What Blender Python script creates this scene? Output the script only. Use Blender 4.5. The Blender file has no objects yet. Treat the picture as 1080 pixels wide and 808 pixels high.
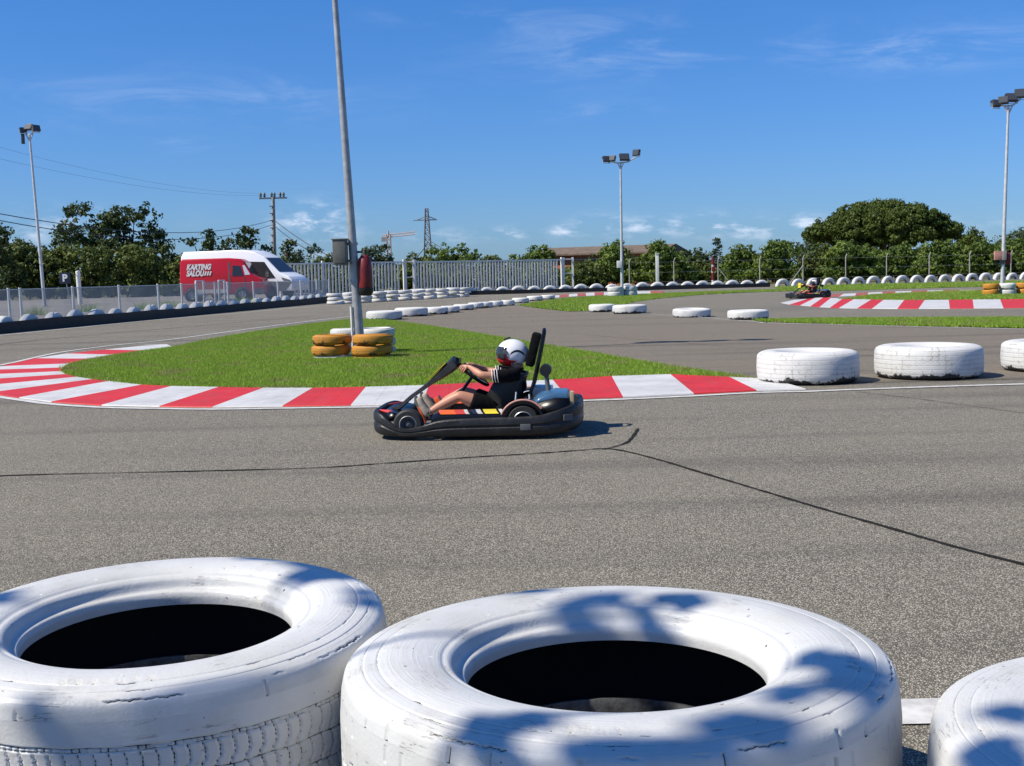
import bpy, bmesh, math, random
import numpy as np
from mathutils import Vector, Matrix
R = math.radians
rnd = random.Random(7)
rng = np.random.default_rng(11)
C = bpy.context.scene.collection
scene = bpy.context.scene

# ------------------------------------------------------------------ camera
F, H = 1300.0, 1.35
PITCH = math.atan(115 / F); ROLL = R(1.4)
R0 = Vector((1, 0, 0)); U0 = Vector((0, math.sin(PITCH), math.cos(PITCH))); FW = Vector((0, math.cos(PITCH), -math.sin(PITCH)))
CR = math.cos(ROLL) * R0 - math.sin(ROLL) * U0
CU = math.sin(ROLL) * R0 + math.cos(ROLL) * U0
CP = Vector((0, 0, H))
def ray(px, py): return (CR * ((px - 540) / F) + CU * ((404 - py) / F) + FW).normalized()
def P(px, py, z=0.0):                 # photograph pixel -> point on the plane at height z
    d = ray(px, py); t = (z - H) / d.z
    return CP + d * t
def PY(px, py, Y):                    # photograph pixel -> point at world distance Y
    d = ray(px, py); return CP + d * (Y / d.y)
cam = bpy.data.cameras.new('camera'); co = bpy.data.objects.new('camera', cam); C.objects.link(co)
m = Matrix((CR, CU, -FW)).transposed().to_4x4(); m.translation = CP
co.matrix_world = m
cam.sensor_fit = 'HORIZONTAL'; cam.sensor_width = 36; cam.lens = 36 * F / 1080
cam.clip_start = .05; cam.clip_end = 3000
scene.camera = co

# ------------------------------------------------------------------ sun, sky
SAZ, SEL = R(17), R(48)
TOSUN = Vector((-math.cos(SAZ) * math.cos(SEL), -math.sin(SAZ) * math.cos(SEL), math.sin(SEL)))
sl = bpy.data.lights.new('sun', 'SUN'); sl.energy = 5.0; sl.angle = R(.65); sl.color = (1, .93, .80)
so = bpy.data.objects.new('sun', sl); C.objects.link(so)
so.rotation_euler = TOSUN.to_track_quat('Z', 'Y').to_euler()

def N(nt, t, **kw):
    n = nt.nodes.new(t)
    for k, v in kw.items():
        if k.startswith('i_'):
            key = k[2:]; n.inputs[int(key) if key.isdigit() else key.replace('_', ' ')].default_value = v
        else: setattr(n, k, v)
    return n
def L(nt, a, b): nt.links.new(a, b)
def mth(nt, op, a, b=None, c=None, clamp=False):
    n = nt.nodes.new('ShaderNodeMath'); n.operation = op; n.use_clamp = clamp
    for i, v in enumerate((a, b, c)):
        if v is None: continue
        if isinstance(v, (int, float)): n.inputs[i].default_value = v
        else: L(nt, v, n.inputs[i])
    return n.outputs[0]
def mixc(nt, fac, a, b, mode='MIX'):
    n = nt.nodes.new('ShaderNodeMix'); n.data_type = 'RGBA'; n.blend_type = mode
    for i, v in ((0, fac), (6, a), (7, b)):
        if isinstance(v, (int, float)): n.inputs[i].default_value = v
        elif isinstance(v, tuple): n.inputs[i].default_value = v if len(v) == 4 else (*v, 1)
        else: L(nt, v, n.inputs[i])
    return n.outputs[2]
def ss(nt, v, lo, hi):
    n = nt.nodes.new('ShaderNodeMapRange'); n.interpolation_type = 'SMOOTHSTEP'
    L(nt, v, n.inputs[0]); n.inputs[1].default_value = lo; n.inputs[2].default_value = hi
    return n.outputs[0]

world = bpy.data.worlds.new('World'); scene.world = world; world.use_nodes = True
wt = world.node_tree; wt.nodes.clear()
sky = N(wt, 'ShaderNodeTexSky'); sky.sky_type = 'NISHITA'; sky.sun_disc = False
sky.sun_elevation = SEL; sky.sun_rotation = math.atan2(TOSUN.x, TOSUN.y)
sky.altitude = 0; sky.air_density = 1.0; sky.dust_density = .3; sky.ozone_density = 3.0
tc = N(wt, 'ShaderNodeTexCoord'); sp = N(wt, 'ShaderNodeSeparateXYZ'); L(wt, tc.outputs['Generated'], sp.inputs[0])
az = mth(wt, 'ARCTAN2', sp.outputs[0], sp.outputs[1]); el = mth(wt, 'ARCSINE', sp.outputs[2])
# deep summer blue that pales only slightly towards the horizon
grad = ss(wt, el, 0.0, .30)
tint = mixc(wt, grad, (.34, .55, .95), (.26, .60, 1.04))
skyc = mixc(wt, 1.0, sky.outputs[0], tint, 'MULTIPLY')
cmb = N(wt, 'ShaderNodeCombineXYZ')
L(wt, mth(wt, 'MULTIPLY', az, 22.0), cmb.inputs[0]); L(wt, mth(wt, 'MULTIPLY', el, 60.0), cmb.inputs[1])
nz = N(wt, 'ShaderNodeTexNoise', i_Scale=1.6, i_Detail=7.0, i_Roughness=.6); L(wt, cmb.outputs[0], nz.inputs['Vector'])
puff = ss(wt, nz.outputs[0], .44, .70)
cmb2 = N(wt, 'ShaderNodeCombineXYZ')
L(wt, mth(wt, 'MULTIPLY', az, 9.0), cmb2.inputs[0]); L(wt, mth(wt, 'MULTIPLY', el, 42.0), cmb2.inputs[1])
nz2 = N(wt, 'ShaderNodeTexNoise', i_Scale=1.0, i_Detail=6.0, i_Roughness=.65, i_Distortion=.6); L(wt, cmb2.outputs[0], nz2.inputs['Vector'])
wisp = ss(wt, nz2.outputs[0], .42, .78)
tot = None
def cloud(px, py, w, h, k, tex):
    global tot
    d = ray(px, py); a0 = math.atan2(d.x, d.y); e0 = math.asin(d.z)
    u = mth(wt, 'DIVIDE', mth(wt, 'SUBTRACT', az, a0), w / F); v = mth(wt, 'DIVIDE', mth(wt, 'SUBTRACT', el, e0), h / F)
    r2 = mth(wt, 'ADD', mth(wt, 'MULTIPLY', u, u), mth(wt, 'MULTIPLY', v, v))
    msk = mth(wt, 'MULTIPLY', mth(wt, 'EXPONENT', mth(wt, 'MULTIPLY', r2, -1.0)), k)
    if tex is not None: msk = mth(wt, 'MULTIPLY', msk, mth(wt, 'MULTIPLY', tex, .62 if tex is wisp else 1.0))
    tot = msk if tot is None else mth(wt, 'ADD', tot, msk)
for c in [(332, 233, 30, 15, 1.1), (325, 255, 45, 22, .55), (100, 232, 60, 12, .4), (538, 246, 20, 6, .8), (592, 244, 14, 6, .8), (628, 238, 22, 9, 1.0),
          (680, 240, 30, 9, .8), (742, 236, 30, 9, 1.0), (792, 240, 26, 10, .7), (848, 234, 18, 8, .8), (950, 244, 150, 10, .35), (25, 250, 30, 12, .6), (460, 250, 40, 8, .4)]:
    cloud(*c, puff)
for c in [(1000, 52, 75, 14, .9), (640, 50, 110, 30, .45), (200, 105, 170, 26, .35), (188, 152, 22, 6, .6), (620, 118, 60, 8, .4), (820, 55, 180, 22, .25), (480, 18, 90, 10, .3)]:
    cloud(*c, wisp)
cl = mth(wt, 'MINIMUM', tot, .75)
skyc = mixc(wt, cl, skyc, (6.2, 6.9, 8.4))
bg = N(wt, 'ShaderNodeBackground', i_Strength=.105); L(wt, skyc, bg.inputs[0])
wo = N(wt, 'ShaderNodeOutputWorld'); L(wt, bg.outputs[0], wo.inputs[0])
vs = scene.view_settings; vs.view_transform = 'Standard'; vs.look = 'None'; vs.exposure = 0.30; vs.gamma = 1; vs.use_curve_mapping = False
scene.cycles.use_denoising = True
scene.cycles.max_bounces = 6; scene.cycles.transparent_max_bounces = 12

# ------------------------------------------------------------------ materials
def mat(name, col=(.5, .5, .5), rough=.6, metal=0.0, var=0.0, vscale=3.0, bump=0.0, bscale=40.0, bdist=.01, spec=.5, col2=None):
    m = bpy.data.materials.new(name); m.use_nodes = True; nt = m.node_tree
    b = nt.nodes['Principled BSDF']; b.inputs['Roughness'].default_value = rough; b.inputs['Metallic'].default_value = metal
    b.inputs['Base Color'].default_value = (*col, 1); b.inputs['Specular IOR Level'].default_value = spec
    tc = N(nt, 'ShaderNodeTexCoord')
    if var > 0 or col2:
        n = N(nt, 'ShaderNodeTexNoise', i_Scale=vscale, i_Detail=6.0, i_Roughness=.65); L(nt, tc.outputs['Object'], n.inputs['Vector'])
        f = ss(nt, n.outputs[0], .32, .68)
        c2 = col2 if col2 else tuple(c * (1 - var) for c in col)
        L(nt, mixc(nt, f, col, c2), b.inputs['Base Color'])
    if bump > 0:
        n = N(nt, 'ShaderNodeTexNoise', i_Scale=bscale, i_Detail=5.0); L(nt, tc.outputs['Object'], n.inputs['Vector'])
        bp = N(nt, 'ShaderNodeBump', i_Strength=bump, i_Distance=bdist); L(nt, n.outputs[0], bp.inputs['Height']); L(nt, bp.outputs[0], b.inputs['Normal'])
    return m
def PB(m): return m.node_tree.nodes['Principled BSDF']

def asphalt_mat(name, base, dark, light, warm=0.0):
    m = bpy.data.materials.new(name); m.use_nodes = True; nt = m.node_tree; b = PB(m); b.inputs['Roughness'].default_value = .92; b.inputs['Specular IOR Level'].default_value = .15
    tc = N(nt, 'ShaderNodeTexCoord'); v = tc.outputs['Object']
    vo = N(nt, 'ShaderNodeTexVoronoi', i_Scale=155.0); L(nt, v, vo.inputs['Vector'])
    sv = N(nt, 'ShaderNodeSeparateColor'); L(nt, vo.outputs['Color'], sv.inputs[0])
    stone = ss(nt, vo.outputs['Distance'], .62, .30)                      # bright stone tops, dark binder between
    tone = mixc(nt, sv.outputs[0], base, light)
    tone = mixc(nt, ss(nt, sv.outputs[1], .62, .66), tone, dark)
    c = mixc(nt, stone, dark, tone)
    n2 = N(nt, 'ShaderNodeTexNoise', i_Scale=.35, i_Detail=6.0, i_Roughness=.6); L(nt, v, n2.inputs['Vector'])
    n3 = N(nt, 'ShaderNodeTexNoise', i_Scale=14.0, i_Detail=5.0, i_Roughness=.7); L(nt, v, n3.inputs['Vector'])
    c = mixc(nt, mth(nt, 'MULTIPLY', ss(nt, n2.outputs[0], .3, .7), .35), c, tuple(x * .62 for x in base))
    c = mixc(nt, .7, c, mixc(nt, n3.outputs[0], (.6, .6, .6), (1.35, 1.34, 1.3)), 'MULTIPLY')
    # faint streaks of rubber along the driving line
    mp = N(nt, 'ShaderNodeMapping'); mp.inputs['Scale'].default_value = (.08, 1.1, 1); L(nt, v, mp.inputs[0])
    n4 = N(nt, 'ShaderNodeTexNoise', i_Scale=1.0, i_Detail=4.0); L(nt, mp.outputs[0], n4.inputs['Vector'])
    c = mixc(nt, mth(nt, 'MULTIPLY', ss(nt, n4.outputs[0], .50, .70), .34), c, (.05, .05, .05))
    n6 = N(nt, 'ShaderNodeTexNoise', i_Scale=1.7, i_Detail=8.0, i_Roughness=.75); L(nt, v, n6.inputs['Vector'])
    c = mixc(nt, mth(nt, 'MULTIPLY', ss(nt, n6.outputs[0], .60, .72), .30), c, (.07, .065, .06))
    c = mixc(nt, mth(nt, 'MULTIPLY', ss(nt, n6.outputs[0], .40, .30), .22), c, (.55, .50, .40))
    L(nt, c, b.inputs['Base Color'])
    bp = N(nt, 'ShaderNodeBump', i_Strength=.7, i_Distance=.004); L(nt, stone, bp.inputs['Height']); L(nt, bp.outputs[0], b.inputs['Normal'])
    return m

M = {}
M['asphalt'] = asphalt_mat('asphalt', (.405, .370, .295), (.11, .10, .082), (.76, .70, .575))
M['apron'] = asphalt_mat('old_asphalt', (.34, .29, .225), (.15, .13, .105), (.50, .44, .35))
M['track_far'] = mat('track_asphalt', (.20, .195, .188), .95, var=.25, vscale=.25, bump=.4, bscale=60, spec=.15)
M['lot'] = mat('parking_surface', (.34, .315, .28), .95, var=.3, vscale=.4, bump=.3, bscale=30, spec=.1)
M['dirt'] = mat('dry_ground', (.22, .18, .12), .95, vscale=.15, col2=(.10, .12, .04), bump=.5, bscale=8, bdist=.05, spec=.1)
M['turf'] = mat('turf', (.15, .20, .03), .9, vscale=2.2, col2=(.08, .15, .02), bump=.8, bscale=45, bdist=.03, spec=.1)
M['line'] = mat('road_paint', (.66, .65, .62), .75, vscale=9, col2=(.42, .41, .39), bump=.3, bscale=150, bdist=.003)
M['crack'] = mat('crack_sealant', (.022, .021, .019), .95, spec=.1)
def kerb_mat(name, col, worn):
    m = bpy.data.materials.new(name); m.use_nodes = True; nt = m.node_tree; b = PB(m); b.inputs['Roughness'].default_value = .62
    tc = N(nt, 'ShaderNodeTexCoord'); v = tc.outputs['Object']
    a = N(nt, 'ShaderNodeTexNoise', i_Scale=1.4, i_Detail=8.0, i_Roughness=.72); L(nt, v, a.inputs['Vector'])
    mp = N(nt, 'ShaderNodeMapping'); mp.inputs['Scale'].default_value = (1.2, 6, 1); L(nt, v, mp.inputs[0])
    a2 = N(nt, 'ShaderNodeTexNoise', i_Scale=3.0, i_Detail=8.0, i_Roughness=.75); L(nt, mp.outputs[0], a2.inputs['Vector'])
    c = mixc(nt, ss(nt, a.outputs[0], .35, .75), col, tuple(x * .72 for x in col))
    c = mixc(nt, mth(nt, 'MULTIPLY', ss(nt, a2.outputs[0], .50, .64), .62), c, worn)
    L(nt, c, b.inputs['Base Color'])
    bp = N(nt, 'ShaderNodeBump', i_Strength=.4, i_Distance=.01); L(nt, a2.outputs[0], bp.inputs['Height']); L(nt, bp.outputs[0], b.inputs['Normal'])
    return m
M['kerb_red'] = kerb_mat('kerb_red', (.60, .016, .014), (.30, .09, .08))
M['kerb_white'] = kerb_mat('kerb_white', (.60, .595, .585), (.36, .34, .32))
M['kerb_dullred'] = kerb_mat('kerb_dull_red', (.42, .08, .05), (.3, .16, .12))

def grass_mat():
    m = bpy.data.materials.new('grass_blade'); m.use_nodes = True; nt = m.node_tree; b = PB(m)
    b.inputs['Roughness'].default_value = .55; b.inputs['Specular IOR Level'].default_value = .25
    g = N(nt, 'ShaderNodeNewGeometry'); tc = N(nt, 'ShaderNodeTexCoord')
    n = N(nt, 'ShaderNodeTexNoise', i_Scale=1.5, i_Detail=5.0); L(nt, tc.outputs['Object'], n.inputs['Vector'])
    c = mixc(nt, g.outputs['Random Per Island'], (.14, .26, .020), (.39, .53, .070))
    c = mixc(nt, ss(nt, n.outputs[0], .50, .68), c, mixc(nt, g.outputs['Random Per Island'], (.13, .17, .03), (.50, .46, .17)))
    L(nt, c, b.inputs['Base Color'])
    tr = N(nt, 'ShaderNodeBsdfTranslucent'); L(nt, c, tr.inputs[0])
    mx = N(nt, 'ShaderNodeMixShader', i_0=.35); L(nt, b.outputs[0], mx.inputs[1]); L(nt, tr.outputs[0], mx.inputs[2])
    L(nt, mx.outputs[0], nt.nodes['Material Output'].inputs[0])
    return m
M['blade'] = grass_mat()

def leaf_mat(name, a, b_, scale=.5, trans=.3):
    m = bpy.data.materials.new(name); m.use_nodes = True; nt = m.node_tree; b = PB(m)
    b.inputs['Roughness'].default_value = .6; b.inputs['Specular IOR Level'].default_value = .3
    g = N(nt, 'ShaderNodeNewGeometry'); tc = N(nt, 'ShaderNodeTexCoord')
    n = N(nt, 'ShaderNodeTexNoise', i_Scale=scale, i_Detail=4.0); L(nt, tc.outputs['Object'], n.inputs['Vector'])
    f = mth(nt, 'ADD', mth(nt, 'MULTIPLY', g.outputs['Random Per Island'], .55), mth(nt, 'MULTIPLY', ss(nt, n.outputs[0], .35, .65), .45))
    c = mixc(nt, f, a, b_); L(nt, c, b.inputs['Base Color'])
    tr = N(nt, 'ShaderNodeBsdfTranslucent'); L(nt, c, tr.inputs[0])
    mx = N(nt, 'ShaderNodeMixShader', i_0=trans); L(nt, b.outputs[0], mx.inputs[1]); L(nt, tr.outputs[0], mx.inputs[2])
    L(nt, mx.outputs[0], nt.nodes['Material Output'].inputs[0])
    return m
M['leaf_bush'] = leaf_mat('laurel_leaf', (.055, .095, .016), (.20, .27, .045))
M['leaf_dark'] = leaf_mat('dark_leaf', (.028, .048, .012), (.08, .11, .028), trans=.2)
M['leaf_hedge'] = leaf_mat('hedge_leaf', (.048, .072, .014), (.17, .205, .042), trans=.22)
M['leaf_pine'] = leaf_mat('pine_needles', (.036, .060, .008), (.10, .135, .018), .8, .15)
M['leaf_olive'] = leaf_mat('olive_leaf', (.035, .06, .025), (.10, .13, .06))
M['leaf_plane'] = leaf_mat('plane_tree_leaf', (.05, .10, .02), (.10, .16, .03), trans=.15)
M['bark'] = mat('bark', (.13, .09, .06), .95, var=.5, vscale=8, bump=.8, bscale=20, bdist=.03)

# white painted rubber; object space z=0 is the underside
def tyre_paint(name, col, grime=.5, groove=False, small=False, dirtcol=(.03, .03, .03), rs=.50):
    m = bpy.data.materials.new(name); m.use_nodes = True; nt = m.node_tree; b = PB(m)
    b.inputs['Roughness'].default_value = .42 if groove else .6
    b.inputs['Specular IOR Level'].default_value = .35
    tc = N(nt, 'ShaderNodeTexCoord'); v = tc.outputs['Object']
    oi = N(nt, 'ShaderNodeObjectInfo')
    cmb = N(nt, 'ShaderNodeCombineXYZ'); L(nt, mth(nt, 'MULTIPLY', oi.outputs['Random'], 37.0), cmb.inputs[0]); L(nt, mth(nt, 'MULTIPLY', oi.outputs['Random'], 91.0), cmb.inputs[1])
    ad = N(nt, 'ShaderNodeVectorMath', operation='ADD'); L(nt, v, ad.inputs[0]); L(nt, cmb.outputs[0], ad.inputs[1]); w = ad.outputs[0]
    n = N(nt, 'ShaderNodeTexNoise', i_Scale=5.0, i_Detail=9.0, i_Roughness=.7); L(nt, w, n.inputs['Vector'])
    n2 = N(nt, 'ShaderNodeTexNoise', i_Scale=38.0, i_Detail=6.0, i_Roughness=.6); L(nt, w, n2.inputs['Vector'])
    c = mixc(nt, mth(nt, 'MULTIPLY', ss(nt, n.outputs[0], .45, .8), .5), col, tuple(x * y for x, y in zip(col, (.72, .68, .6))))
    s = N(nt, 'ShaderNodeSeparateXYZ'); L(nt, v, s.inputs[0])
    low = ss(nt, s.outputs[2], .16, .0)
    ch = mth(nt, 'MULTIPLY', low, grime)
    ch = mth(nt, 'ADD', ch, mth(nt, 'MULTIPLY', n.outputs[0], 1.5))
    ch = mth(nt, 'ADD', ch, mth(nt, 'MULTIPLY', n2.outputs[0], .25))
    worn = ss(nt, ch, 1.24, 1.30)
    if grime > 0: c = mixc(nt, worn, c, dirtcol)
    h = mth(nt, 'ADD', mth(nt, 'MULTIPLY', n.outputs[0], .5), mth(nt, 'MULTIPLY', n2.outputs[0], .25))
    if groove:
        at = N(nt, 'ShaderNodeAttribute'); at.attribute_name = 'groove'
        br = mth(nt, 'MULTIPLY', at.outputs['Fac'], mth(nt, 'ADD', .35, mth(nt, 'MULTIPLY', n2.outputs[0], 1.3)))
        c = mixc(nt, ss(nt, br, .5, .75), c, (.02, .02, .02))
        # flecks where the paint has chipped off
        sc = N(nt, 'ShaderNodeTexNoise', i_Scale=16.0, i_Detail=3.0, i_Roughness=.5); L(nt, w, sc.inputs['Vector'])
        sc2 = N(nt, 'ShaderNodeTexNoise', i_Scale=55.0, i_Detail=2.0, i_Roughness=.5); L(nt, w, sc2.inputs['Vector'])
        c = mixc(nt, mth(nt, 'MULTIPLY', ss(nt, sc2.outputs[0], .745, .76), ss(nt, n.outputs[0], .47, .5)), c, (.05, .05, .05))
        n7 = N(nt, 'ShaderNodeTexNoise', i_Scale=2.2, i_Detail=6.0, i_Roughness=.65); L(nt, w, n7.inputs['Vector'])
        c = mixc(nt, mth(nt, 'MULTIPLY', ss(nt, n7.outputs[0], .42, .72), .5), c, tuple(x * y for x, y in zip(col, (.78, .76, .70))))
        # tiny hairline cracks that run round the wall
        rad = mth(nt, 'SQRT', mth(nt, 'ADD', mth(nt, 'MULTIPLY', s.outputs[0], s.outputs[0]), mth(nt, 'MULTIPLY', s.outputs[1], s.outputs[1])))
        ang = mth(nt, 'ARCTAN2', s.outputs[1], s.outputs[0])
        cc = N(nt, 'ShaderNodeCombineXYZ'); L(nt, mth(nt, 'MULTIPLY', rad, 95.0), cc.inputs[0]); L(nt, mth(nt, 'MULTIPLY', ang, 2.2), cc.inputs[1]); L(nt, mth(nt, 'MULTIPLY', s.outputs[2], 30.0), cc.inputs[2])
        n5 = N(nt, 'ShaderNodeTexNoise', i_Scale=1.0, i_Detail=4.0, i_Roughness=.55); L(nt, cc.outputs[0], n5.inputs['Vector'])
        line = mth(nt, 'ABSOLUTE', mth(nt, 'SUBTRACT', n5.outputs[0], .5))
        hair = mth(nt, 'MULTIPLY', ss(nt, line, .010, .002), ss(nt, n.outputs[0], .54, .62))
        c = mixc(nt, mth(nt, 'MULTIPLY', hair, .6), c, (.13, .13, .13))
        wv = mth(nt, 'SINE', mth(nt, 'MULTIPLY', rad, 520.0))
        band = mth(nt, 'MULTIPLY', ss(nt, n5.outputs[0], .5, .62), 1.0)
        h = mth(nt, 'ADD', h, mth(nt, 'MULTIPLY', n5.outputs[0], .30)); n8 = N(nt, 'ShaderNodeTexNoise', i_Scale=120.0, i_Detail=3.0); L(nt, w, n8.inputs['Vector']); h = mth(nt, 'ADD', h, mth(nt, 'MULTIPLY', n8.outputs[0], .22))
        h = mth(nt, 'ADD', h, mth(nt, 'MULTIPLY', mth(nt, 'MULTIPLY', wv, .07), band))
        h = mth(nt, 'SUBTRACT', h, mth(nt, 'MULTIPLY', hair, .25))
    elif not small:
        # blocky tread wrapped round the wall: angle x height
        ang = mth(nt, 'ARCTAN2', s.outputs[1], s.outputs[0])
        tri = mth(nt, 'PINGPONG', mth(nt, 'ADD', mth(nt, 'MULTIPLY', ang, 22.0), mth(nt, 'MULTIPLY', n.outputs[0], 2.0)), 1.0)
        rib = mth(nt, 'ABSOLUTE', mth(nt, 'SUBTRACT', mth(nt, 'FRACT', mth(nt, 'ADD', mth(nt, 'MULTIPLY', s.outputs[2], 19.0), mth(nt, 'MULTIPLY', tri, .16))), .5))
        g1_ = ss(nt, rib, .10, .02)
        sip = mth(nt, 'ABSOLUTE', mth(nt, 'SUBTRACT', mth(nt, 'FRACT', mth(nt, 'ADD', mth(nt, 'MULTIPLY', ang, 8.0), mth(nt, 'MULTIPLY', n2.outputs[0], 1.4))), .5))
        g2_ = mth(nt, 'MULTIPLY', ss(nt, sip, .07, .01), ss(nt, n.outputs[0], .46, .58))
        g = mth(nt, 'MAXIMUM', mth(nt, 'MULTIPLY', g1_, .8), g2_)
        side = ss(nt, mth(nt, 'SQRT', mth(nt, 'ADD', mth(nt, 'MULTIPLY', s.outputs[0], s.outputs[0]), mth(nt, 'MULTIPLY', s.outputs[1], s.outputs[1]))), rs, rs + .03)
        g = mth(nt, 'MULTIPLY', g, side)
        c = mixc(nt, mth(nt, 'MULTIPLY', mth(nt, 'MULTIPLY', g, ss(nt, n.outputs[0], .46, .66)), .7), c, (.10, .10, .10))
        h = mth(nt, 'SUBTRACT', h, mth(nt, 'MULTIPLY', g, .9))
    L(nt, c, b.inputs['Base Color'])
    bp = N(nt, 'ShaderNodeBump', i_Strength=.55, i_Distance=.006 if groove else .02); L(nt, h, bp.inputs['Height']); L(nt, bp.outputs[0], b.inputs['Normal'])
    return m
M['paint_fg'] = tyre_paint('thick_white_paint', (.60, .60, .585), .0, groove=True)
M['paint_white'] = tyre_paint('white_tyre_paint', (.62, .615, .59), .52)
M['paint_small'] = tyre_paint('white_tyre_paint_old', (.60, .60, .575), .30, small=True)
M['paint_yellow'] = tyre_paint('ochre_tyre_paint', (.50, .215, .022), .40, dirtcol=(.07, .04, .02), rs=.28)
M['paint_stack'] = tyre_paint('white_stack_paint', (.60, .60, .575), .4, rs=.28)
M['rubber'] = mat('bare_rubber', (.022, .021, .020), .7, bump=.3, bscale=60, bdist=.004, spec=.3)
M['bead'] = mat('bead_glint_grey', (.16, .16, .155), .35, var=.8, vscale=12, bump=.5, bscale=60, bdist=.004)  # bead coloured lighter than the rubber to imitate a sun glint
M['belt'] = mat('rubber_belt', (.016, .016, .017), .7, var=.4, vscale=4, bump=.5, bscale=6, bdist=.03)
M['steel'] = mat('galvanised_steel', (.42, .43, .43), .5, .35, var=.3, vscale=5, bump=.15, bscale=20)
M['steel_light'] = mat('pale_pole_paint', (.55, .56, .56), .5, .1, var=.2, vscale=6)
M['white_metal'] = mat('white_metal', (.76, .75, .70), .5, var=.15, vscale=4)
M['grey_box'] = mat('grey_cabinet', (.17, .165, .15), .6, var=.3, vscale=6)
M['lamp_dark'] = mat('lamp_housing', (.03, .03, .032), .5)
M['glass_lamp'] = mat('lamp_glass', (.07, .075, .08), .15)
M['red_plastic'] = mat('red_plastic', (.22, .012, .014), .5, var=.4, vscale=8)
M['pink_plastic'] = mat('faded_red_panel', (.62, .30, .24), .6, var=.3, vscale=9)
M['concrete'] = mat('concrete', (.38, .36, .33), .9, var=.3, vscale=3, bump=.3, bscale=12)
M['black_plastic'] = mat('scuffed_black_plastic', (.005, .005, .0055), .50, vscale=9, col2=(.017, .017, .018), bump=.35, bscale=25, bdist=.01)
M['black_gloss'] = mat('black_gloss', (.005, .005, .006), .30, spec=.35)
M['black_cloth'] = mat('black_cloth', (.006, .006, .007), .95, spec=.15, bump=.6, bscale=30, bdist=.01)
M['skin'] = mat('skin', (.52, .25, .155), .5, var=.12, vscale=14)
M['chrome'] = mat('bare_metal', (.42, .42, .41), .42, .7)
M['blue_glossy'] = mat('blue_engine_cover', (.045, .11, .20), .22)
M['wheel_black'] = mat('slick_rubber', (.018, .018, .018), .65)
M['tan'] = mat('tan_plate', (.42, .33, .2), .6)
M['orange'] = mat('orange_plastic', (.75, .12, .02), .4)
M['white_cloth'] = mat('white_cloth', (.78, .78, .78), .8)
M['shoe'] = mat('beige_shoe', (.48, .42, .33), .8, var=.4, vscale=30)
M['van_red'] = mat('red_van_paint', (.50, .008, .018), .32)
M['van_white'] = mat('white_van_paint', (.74, .76, .80), .3)
M['glass'] = mat('dark_glass', (.03, .035, .04), .08)
M['trim'] = mat('grey_trim', (.09, .095, .10), .6)
M['paper'] = mat('white_sunshade', (.60, .64, .70), .6)
M['brick'] = mat('orange_brick', (.45, .16, .07), .9, var=.35, vscale=1.2, bump=.4, bscale=10)
M['roof_tile'] = mat('dark_roof_tiles', (.19, .14, .10), .95, var=.4, vscale=1.5, bump=.6, bscale=12, bdist=.05)
M['cable'] = mat('cable_black', (.02, .02, .022), .6)
M['cable_pale'] = mat('cable_grey', (.10, .14, .22), .6)
M['pylon'] = mat('pylon_steel', (.14, .145, .16), .6)
M['crane'] = mat('crane_steel', (.46, .34, .30), .6)
M['sign_blue'] = mat('navy_sign_face', (.01, .018, .05), .4)
def net_mat():
    m = bpy.data.materials.new('wire_netting'); m.use_nodes = True; nt = m.node_tree; b = PB(m)
    b.inputs['Base Color'].default_value = (.42, .42, .41, 1); b.inputs['Roughness'].default_value = .8
    tc = N(nt, 'ShaderNodeTexCoord'); n = N(nt, 'ShaderNodeTexNoise', i_Scale=1.5, i_Detail=4.0); L(nt, tc.outputs['Object'], n.inputs['Vector'])
    tr = N(nt, 'ShaderNodeBsdfTransparent'); mx = N(nt, 'ShaderNodeMixShader')
    L(nt, mth(nt, 'ADD', .38, mth(nt, 'MULTIPLY', n.outputs[0], .30)), mx.inputs[0]); L(nt, tr.outputs[0], mx.inputs[1]); L(nt, b.outputs[0], mx.inputs[2])
    L(nt, mx.outputs[0], nt.nodes['Material Output'].inputs[0]); return m
M['net'] = net_mat()

# ------------------------------------------------------------------ mesh helpers
def link(name, me, mats, parent=None, loc=None, rot=None, smooth=True):
    o = bpy.data.objects.new(name, me); C.objects.link(o)
    for mm in (mats if isinstance(mats, (list, tuple)) else [mats]): me.materials.append(mm)
    if parent: o.parent = parent
    if loc is not None: o.location = loc
    if rot is not None: o.rotation_euler = rot
    if smooth: me.shade_smooth()
    return o
def tag(o, label, cat, group=None):
    o['label'] = label; o['category'] = cat
    if group: o['group'] = group
    return o
def struct(o, kind='structure'): o['kind'] = kind; return o
def root(name, label, cat, loc=(0, 0, 0), rot=(0, 0, 0), group=None):
    o = bpy.data.objects.new(name, None); o.empty_display_size = .2; C.objects.link(o); o.location = loc; o.rotation_euler = rot
    return tag(o, label, cat, group)
def raw(name, V, Fc, mats, parent=None, loc=None, rot=None, smooth=False, mi=None):
    me = bpy.data.meshes.new(name); me.from_pydata([tuple(v) for v in V], [], Fc)
    o = link(name, me, mats, parent, loc, rot, smooth)
    if mi is not None: me.polygons.foreach_set('material_index', mi)
    me.update(); return o
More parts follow.
